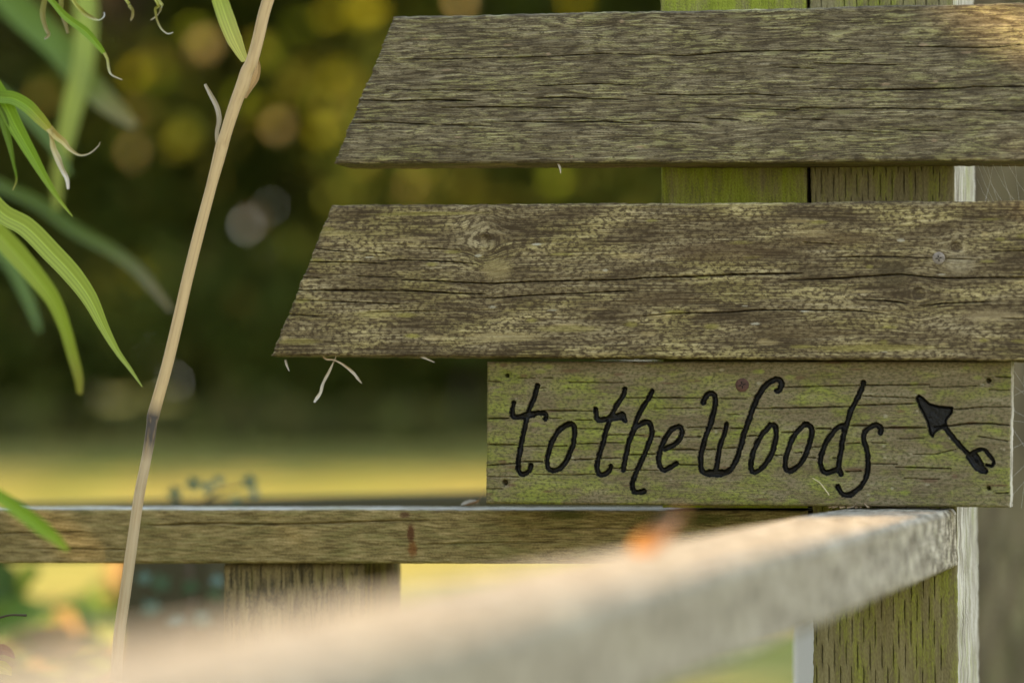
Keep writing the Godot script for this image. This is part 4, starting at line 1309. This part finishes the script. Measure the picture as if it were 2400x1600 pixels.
func make_small_things() -> void:
	# ---- big tree right behind the tall post
	var zt := -1.5
	var at := pix(2985, 1000, zt)
	at.y = ground_y(at.x, zt)
	var o := thing("oak_tree", "thick grey brown tree trunk behind the tall post", "tree", at)
	var st := begin()
	var pts := []
	var rad := []
	for n in 26:
		pts.append(Vector3(0.03 * sin(n * 0.4), -0.2 + n * 0.16, 0.0))
		rad.append(0.36 + 0.16 * exp(-n * 0.45) - n * 0.004)
	var sides := 60
	for n in pts.size():
		for s in sides + 1:
			var a := TAU * s / sides
			var ridge := 0.018 * wob.get_noise_2d(a * 260.0 + n * 3.0, n * 20.0) + 0.01 * sin(s * 2.6 + n * 0.5)
			st.set_uv(Vector2(n * 0.16, a * 0.36) * 1.3)
			st.add_vertex(pts[n] + Vector3(cos(a), 0, sin(a)) * (rad[n] + ridge))
	for n in pts.size() - 1:
		for s in sides:
			var q := n * (sides + 1) + s
			for v in [q, q + sides + 1, q + 1, q + 1, q + sides + 1, q + sides + 2]:
				st.add_index(v)
	st.generate_normals()
	var bark := wood_mat(wood(512, 512, 400, {"bare": [Vector3(74, 66, 50), Vector3(108, 98, 74), Vector3(136, 122, 94)], "alga": [Vector3(76, 76, 46), Vector3(108, 106, 70), Vector3(130, 126, 88)], "fs": 5.0, "ff": 0.08, "thr": 150.0, "gain": 3.0}), "oak bark", 0.5)
	put(st.commit(), "trunk", o, bark)
	put(crown_mesh(Vector3(at.x + 0.6, 5.4, zt - 0.6), Vector3(2.6, 1.7, 2.4), 3600, 0.16, [Color(0.07, 0.10, 0.018), Color(0.09, 0.12, 0.02)], 501, 0.1, true, at, 26), "crown", o, mats.leaf)

	# ---- ivy on the old post
	var zi := -0.80
	var root := pix(420, 1900, zi)
	root.y = ground_y(root.x, zi)
	o = thing("ivy_plant", "dark bluish ivy climbing the old post behind the rail", "plant", root)
	st = begin()
	var line := []
	for v in [[420, 2600], [405, 1900], [420, 1500], [440, 1380], [430, 1250], [470, 1150], [540, 1120], [590, 1118]]:
		line.append(pix(v[0] * K, v[1] * K, zi) - root)
	line[0].y = 0.0
	tube(st, smooth_line(line, 4), smooth_num([0.004, 0.004, 0.004, 0.003, 0.003, 0.002, 0.0015, 0.001], 4), 6, [Color(0.08, 0.06, 0.04)])
	put(st.commit(), "stem", o, mats.bark)
	rng.seed = 61
	for v in [[445, 1118, 26, 0.3], [478, 1122, 22, 0.9], [500, 1108, 18, -0.6], [572, 1112, 26, 0.0], [585, 1135, 18, 0.5], [405, 1135, 26, 1.5], [370, 1345, 36, 0.2], [440, 1352, 34, 1.0], [492, 1372, 34, -0.4], [350, 1402, 36, 0.7], [470, 1425, 38, 2.0], [400, 1430, 34, -1.0], [500, 1335, 24, 0.5], [330, 1330, 26, 0.1], [540, 1150, 20, 0.2]]:
		var p := pix(v[0] * K, v[1] * K, zi + rng.randf_range(0.0, 0.06)) - root
		put(ivy_leaf(p, v[2] * K * px_size(p + root), v[3]), "leaf", o, mats.ivy)

	# ---- weeds beyond the rail, lower left
	for n in 7:
		var zw := -1.2 - 0.35 * n
		var wx := [-60, 40, 120, 190, 250, -140, 90][n] as float
		var tip := pix(wx * K, (1335 + 26 * (n % 4)) * K, zw)
		var foot := Vector3(tip.x + 0.03, ground_y(tip.x, zw), zw)
		o = thing("weed_plant", "straggly green and brown weed growing on the lawn behind the rail", "plant", foot, "weeds behind the rail")
		st = begin()
		rng.seed = 900 + n
		var lp := []
		for k in 6:
			lp.append(Vector3(0, 0, 0).lerp(tip - foot, k / 5.0) + Vector3(rng.randf_range(-0.015, 0.015), 0, rng.randf_range(-0.015, 0.015)) * (1.0 if k > 0 else 0.0))
		tube(st, smooth_line(lp, 3), smooth_num([0.004, 0.0035, 0.003, 0.0025, 0.002, 0.001], 3), 6, [Color(0.16, 0.13, 0.07)])
		put(st.commit(), "stem", o, mats.bark)
		for k in 26:
			var f := rng.randf_range(0.6, 1.0)
			var p0: Vector3 = (tip - foot) * f
			var dir := Vector3(rng.randfn(), rng.randf_range(-0.4, 0.9), rng.randfn() * 0.6).normalized()
			var ln := rng.randf_range(0.05, 0.10)
			var green: Color = [Color(0.10, 0.16, 0.03), Color(0.16, 0.19, 0.04), Color(0.22, 0.15, 0.07), Color(0.07, 0.12, 0.04)][rng.randi() % 4]
			var w := ln * 0.28
			put(blade([p0, p0 + dir * ln * 0.3, p0 + dir * ln * 0.65 + Vector3(0, -0.006, 0), p0 + dir * ln + Vector3(0, -0.015, 0)], [w * 0.3, w, w * 0.8, 0.0006], [green, green, green, green], Vector3(rng.randfn() * 0.4, 0.5, 1).normalized(), 0.3, 0.0), "leaf", o, mats.leaf)

	# ---- a bramble shoot with one red and one yellow leaf, and a thin dark twig, left of the rail
	var bz := 0.02
	var bf := pix(-150, 1600, bz)
	bf.y = 0.0
	o = thing("bramble_shoot", "bramble shoot with one reddish and one yellow leaf", "plant", bf)
	st = begin()
	tube(st, smooth_line([Vector3.ZERO, pix(-140, 1700, bz) - bf, pix(-90, 1560, bz) - bf, pix(-12, 1540, bz) - bf], 4), smooth_num([0.003, 0.002, 0.0015, 0.0008], 4), 6, [Color(0.12, 0.07, 0.04)])
	put(st.commit(), "stem", o, mats.bark)
	leaf_px(o, "leaf", [-50, 1500, -20, 1494, 5, 1492, 22, 1500, 33, 1512], bz, bz + 0.02, [4, 12, 13, 9, 1], cols_for(5, Color(0.20, 0.06, 0.04), Color(0.2, 0.06, 0.05)), 0.3)
	leaf_px(o, "leaf", [-45, 1515, -20, 1525, 5, 1534, 18, 1542, 25, 1552], bz, bz + 0.02, [4, 12, 16, 11, 1], cols_for(5, Color(0.42, 0.38, 0.05), Color(0.42, 0.38, 0.05)), 0.3)
	var tf := pix(-200, 1900, 0.03)
	tf.y = 0.0
	o = thing("bare_twig", "thin dark bare twig poking in beside the rail", "twig", tf)
	st = begin()
	tube(st, smooth_line([Vector3.ZERO, pix(-120, 1560, 0.03) - tf, pix(-30, 1458, 0.03) - tf, pix(0, 1447, 0.03) - tf, pix(25, 1441, 0.03) - tf, pix(61, 1442, 0.03) - tf], 4), smooth_num([0.002, 0.0015, 0.0009, 0.0008, 0.0007, 0.0009], 4), 8, [Color(0.06, 0.045, 0.03)])
	put(st.commit(), "stem", o, mats.bark)

	# ---- a curled orange leaf on the handrail
	var hx := pix(2243, 1260, -0.045).x
	var hy := pix(2243, 1192, -0.045).y
	var lp0 := Vector3(hx - 0.054, hy + 0.0005, 0.74)
	o = thing("fallen_leaf", "curled orange dry leaf lying on the handrail", "leaf", lp0)
	put(blade([Vector3(-0.010, 0.0, 0.0), Vector3(-0.007, 0.001, 0.004), Vector3(-0.002, 0.002, 0.006), Vector3(0.004, 0.007, 0.005), Vector3(0.008, 0.012, 0.002), Vector3(0.010, 0.015, -0.002)], [0.0015, 0.004, 0.0052, 0.0048, 0.003, 0.001], [Color(0.20, 0.10, 0.028), Color(0.22, 0.11, 0.028), Color(0.19, 0.09, 0.028), Color(0.12, 0.065, 0.032), Color(0.10, 0.065, 0.045), Color(0.10, 0.065, 0.045)], Vector3(0.1, 0.6, 1).normalized(), 0.6, 0.2), "blade", o, mats.straw)
	st = begin()
	tube(st, smooth_line([Vector3(0.010, 0.0148, -0.002), Vector3(0.012, 0.016, -0.003), Vector3(0.015, 0.015, -0.003)], 4), smooth_num([0.0008, 0.0007, 0.0006], 4), 6, [Color(0.2, 0.12, 0.07)])
	put(st.commit(), "stalk", o, mats.bark)

	# ---- the insect on the rail
	var ip := pix(1106, 1186, -0.09)
	ip.y = pix(1106, 1193, -0.046).y + 0.0003
	o = thing("brown_insect", "small tan winged insect sitting on the rail beside the sign", "insect", ip)
	st = begin()
	tube(st, smooth_line([Vector3(-0.0055, 0.0012, 0), Vector3(-0.002, 0.0022, 0), Vector3(0.002, 0.0034, 0), Vector3(0.0052, 0.0047, 0)], 4), smooth_num([0.0003, 0.0008, 0.0010, 0.0004], 4), 8, [Color(0.28, 0.16, 0.07)])
	put(st.commit(), "body", o, mats.bark)
	for sgn in [-1.0, 1.0]:
		put(blade([Vector3(0.003, 0.0046, 0.0004 * sgn), Vector3(-0.001, 0.0042, 0.0010 * sgn), Vector3(-0.005, 0.0028, 0.0012 * sgn), Vector3(-0.0075, 0.0016, 0.0008 * sgn)], [0.0004, 0.0012, 0.0013, 0.0004], [Color(0.4, 0.36, 0.28), Color(0.4, 0.36, 0.28), Color(0.42, 0.38, 0.3), Color(0.42, 0.38, 0.3)], Vector3(0.1, 0.6, sgn).normalized(), 0.1, 0.0), "wing", o, mats.straw)
		for k in 3:
			st = begin()
			var sx := -0.0005 + 0.002 * k
			tube(st, [Vector3(sx, 0.0028, 0.0006 * sgn), Vector3(sx + 0.0004, 0.0032, 0.0022 * sgn), Vector3(sx + 0.0012, -0.0002, 0.0030 * sgn)], [0.00016, 0.00014, 0.0001], 5, [Color(0.34, 0.24, 0.14)])
			put(st.commit(), "leg", o, mats.bark)
		st = begin()
		tube(st, [Vector3(0.0052, 0.0047, 0.0003 * sgn), Vector3(0.0075, 0.0085, 0.0012 * sgn), Vector3(0.0085, 0.013, 0.002 * sgn)], [0.0001, 0.00008, 0.00006], 5, [Color(0.2, 0.14, 0.08)])
		put(st.commit(), "antenna", o, mats.bark)

	# ---- dry grass caught under the second plank, splinters, stalk on the sign, litter behind the handrail
	var straw := Color(0.36, 0.30, 0.20)
	var sp := pix(765 * K, 832 * K, -0.005)
	o = thing("dry_grass", "pale curled strand of dry grass hanging under the second plank", "grass strand", sp)
	leaf_px(o, "strand", [776, 808, 765, 834, 757, 850, 748, 868, 741, 884, 736, 900, 728, 914, 722, 924], -0.005, 0.004, [1.2, 2, 3, 3.4, 4, 3.4, 4, 3.4], cols_for(8, straw, Color(0.46, 0.41, 0.32), 0.2), 0.5, 0.5, mats.straw)
	leaf_px(o, "strand", [738, 812, 748, 824, 766, 827, 784, 835, 800, 846, 812, 858, 822, 870, 831, 880], -0.005, 0.004, [1.5, 2.2, 2, 2.2, 3.2, 3.8, 3, 1], cols_for(8, Color(0.4, 0.3, 0.18), straw, 0.2), 0.5, 0.5, mats.straw)
	for v in [[955, 815, 975, 822, 998, 832], [655, 826, 658, 838, 664, 852], [1280, 372, 1286, 384, 1288, 398]]:
		var q := pix(v[0] * K, v[1] * K, -0.002)
		o = thing("wood_splinter", ["pale splinter sticking out below the second plank", "short splinter at the slanted tip of the second plank", "tiny splinter hanging from the top plank"][[955, 655, 1280].find(v[0])], "splinter", q)
		leaf_px(o, "sliver", v, -0.004, 0.003, [2.2, 2.6, 0.8], cols_for(3, straw, straw), 0.6, 0.0, mats.straw)
	var sk := pix(1905, 1120, -0.006)
	o = thing("grass_stalk", "fine pale grass stalk stuck to the sign below the letters", "stalk", sk)
	st = begin()
	tube(st, smooth_line([sk - sk, pix(1922, 1131, -0.004) - sk, pix(1934, 1146, -0.004) - sk, pix(1944, 1160, -0.005) - sk], 4), smooth_num([0.00025, 0.0003, 0.0004, 0.0004], 4), 6, [Color(0.5, 0.42, 0.26)])
	put(st.commit(), "stem", o, mats.straw)
	for n in 9:
		rng.seed = 70 + n
		var lx := 1945.0 + n * 11.0 + rng.randf_range(-6, 6)
		var q := pix(lx, 1204 - n * 0.6, -0.012)
		q.y = hy + 0.001
		o = thing("litter_bit", "brown crumb of dry leaf litter wedged between sign and handrail", "litter", q, "leaf litter by the sign")
		var up := Vector3(rng.randf_range(-0.006, 0.008), rng.randf_range(0.002, 0.006), rng.randf_range(-0.004, 0.003))
		put(blade([Vector3.ZERO, up * 0.5 + Vector3(0.001, 0, 0), up], [0.0006, rng.randf_range(0.0008, 0.0018), 0.0003], [Color(0.3, 0.22, 0.13), Color(0.4, 0.33, 0.22), Color(0.28, 0.18, 0.1)], Vector3(rng.randfn(), rng.randfn(), 2).normalized(), 0.6, 0.6), "flake", o, mats.straw)

	# ---- cobwebs on the right
	cobweb(pix(2372, 900, -0.02), "fine cobweb between the end of the sign and the planks", [[2372, 860, 2480, 1010], [2372, 900, 2470, 960], [2372, 960, 2480, 1000], [2372, 985, 2480, 985], [2372, 1000, 2460, 1120], [2374, 1050, 2480, 990], [2372, 1120, 2480, 1000], [2374, 1160, 2450, 1060], [2372, 930, 2440, 880], [2400, 880, 2420, 1180], [2430, 880, 2395, 1190]], -0.025)
	cobweb(pix(2300, 385, -0.03), "cobweb threads between the two planks beside the tall post", [[2290, 378, 2330, 472], [2300, 378, 2350, 472], [2312, 378, 2340, 472], [2325, 378, 2380, 472], [2345, 378, 2372, 472], [2360, 378, 2420, 472], [2380, 378, 2390, 472], [2398, 378, 2440, 472], [2292, 420, 2320, 472], [2330, 378, 2310, 472]], -0.03)

func cobweb(at: Vector3, label: String, list: Array, z: float) -> void:
	var o := thing("cobweb", label, "cobweb", at)
	var k := 0
	for v in list:
		var a := pix(v[0], v[1], z)
		var b := pix(v[2], v[3], z - 0.02 + 0.01 * (k % 5))
		var m := (a + b) / 2 + Vector3(0, -0.002, 0)
		var st := begin()
		tube(st, [a - at, m - at, b - at], [0.00004, 0.00004, 0.00004], 4, [Color(0.7, 0.7, 0.68)])
		put(st.commit(), "thread", o, mats.straw)
		k += 1

func ivy_leaf(c: Vector3, r: float, turn: float) -> ArrayMesh:
	var st := begin()
	var rim := []
	var lobes := [[0, 1.0], [28, 0.55], [58, 0.85], [90, 0.5], [122, 0.65], [160, 0.42], [180, 0.3], [200, 0.42], [238, 0.65], [270, 0.5], [302, 0.85], [332, 0.55]]
	var bas := Basis(Vector3(0.2, 0.3, 1).normalized(), turn) * Basis(Vector3.RIGHT, rng.randf_range(-0.7, 0.5)) * Basis(Vector3.UP, rng.randf_range(-0.6, 0.6))
	for v in lobes:
		var a := deg_to_rad(v[0] + 90.0)
		rim.append(c + bas * Vector3(cos(a) * r * v[1], sin(a) * r * v[1], -0.12 * r * v[1]))
	for n in rim.size():
		for p in [c, rim[(n + 1) % rim.size()], rim[n]]:
			st.set_color(Color(0.075, 0.115, 0.08) if p == c else Color(0.065, 0.11, 0.07))
			st.add_vertex(p)
	st.generate_normals()
	return st.commit()
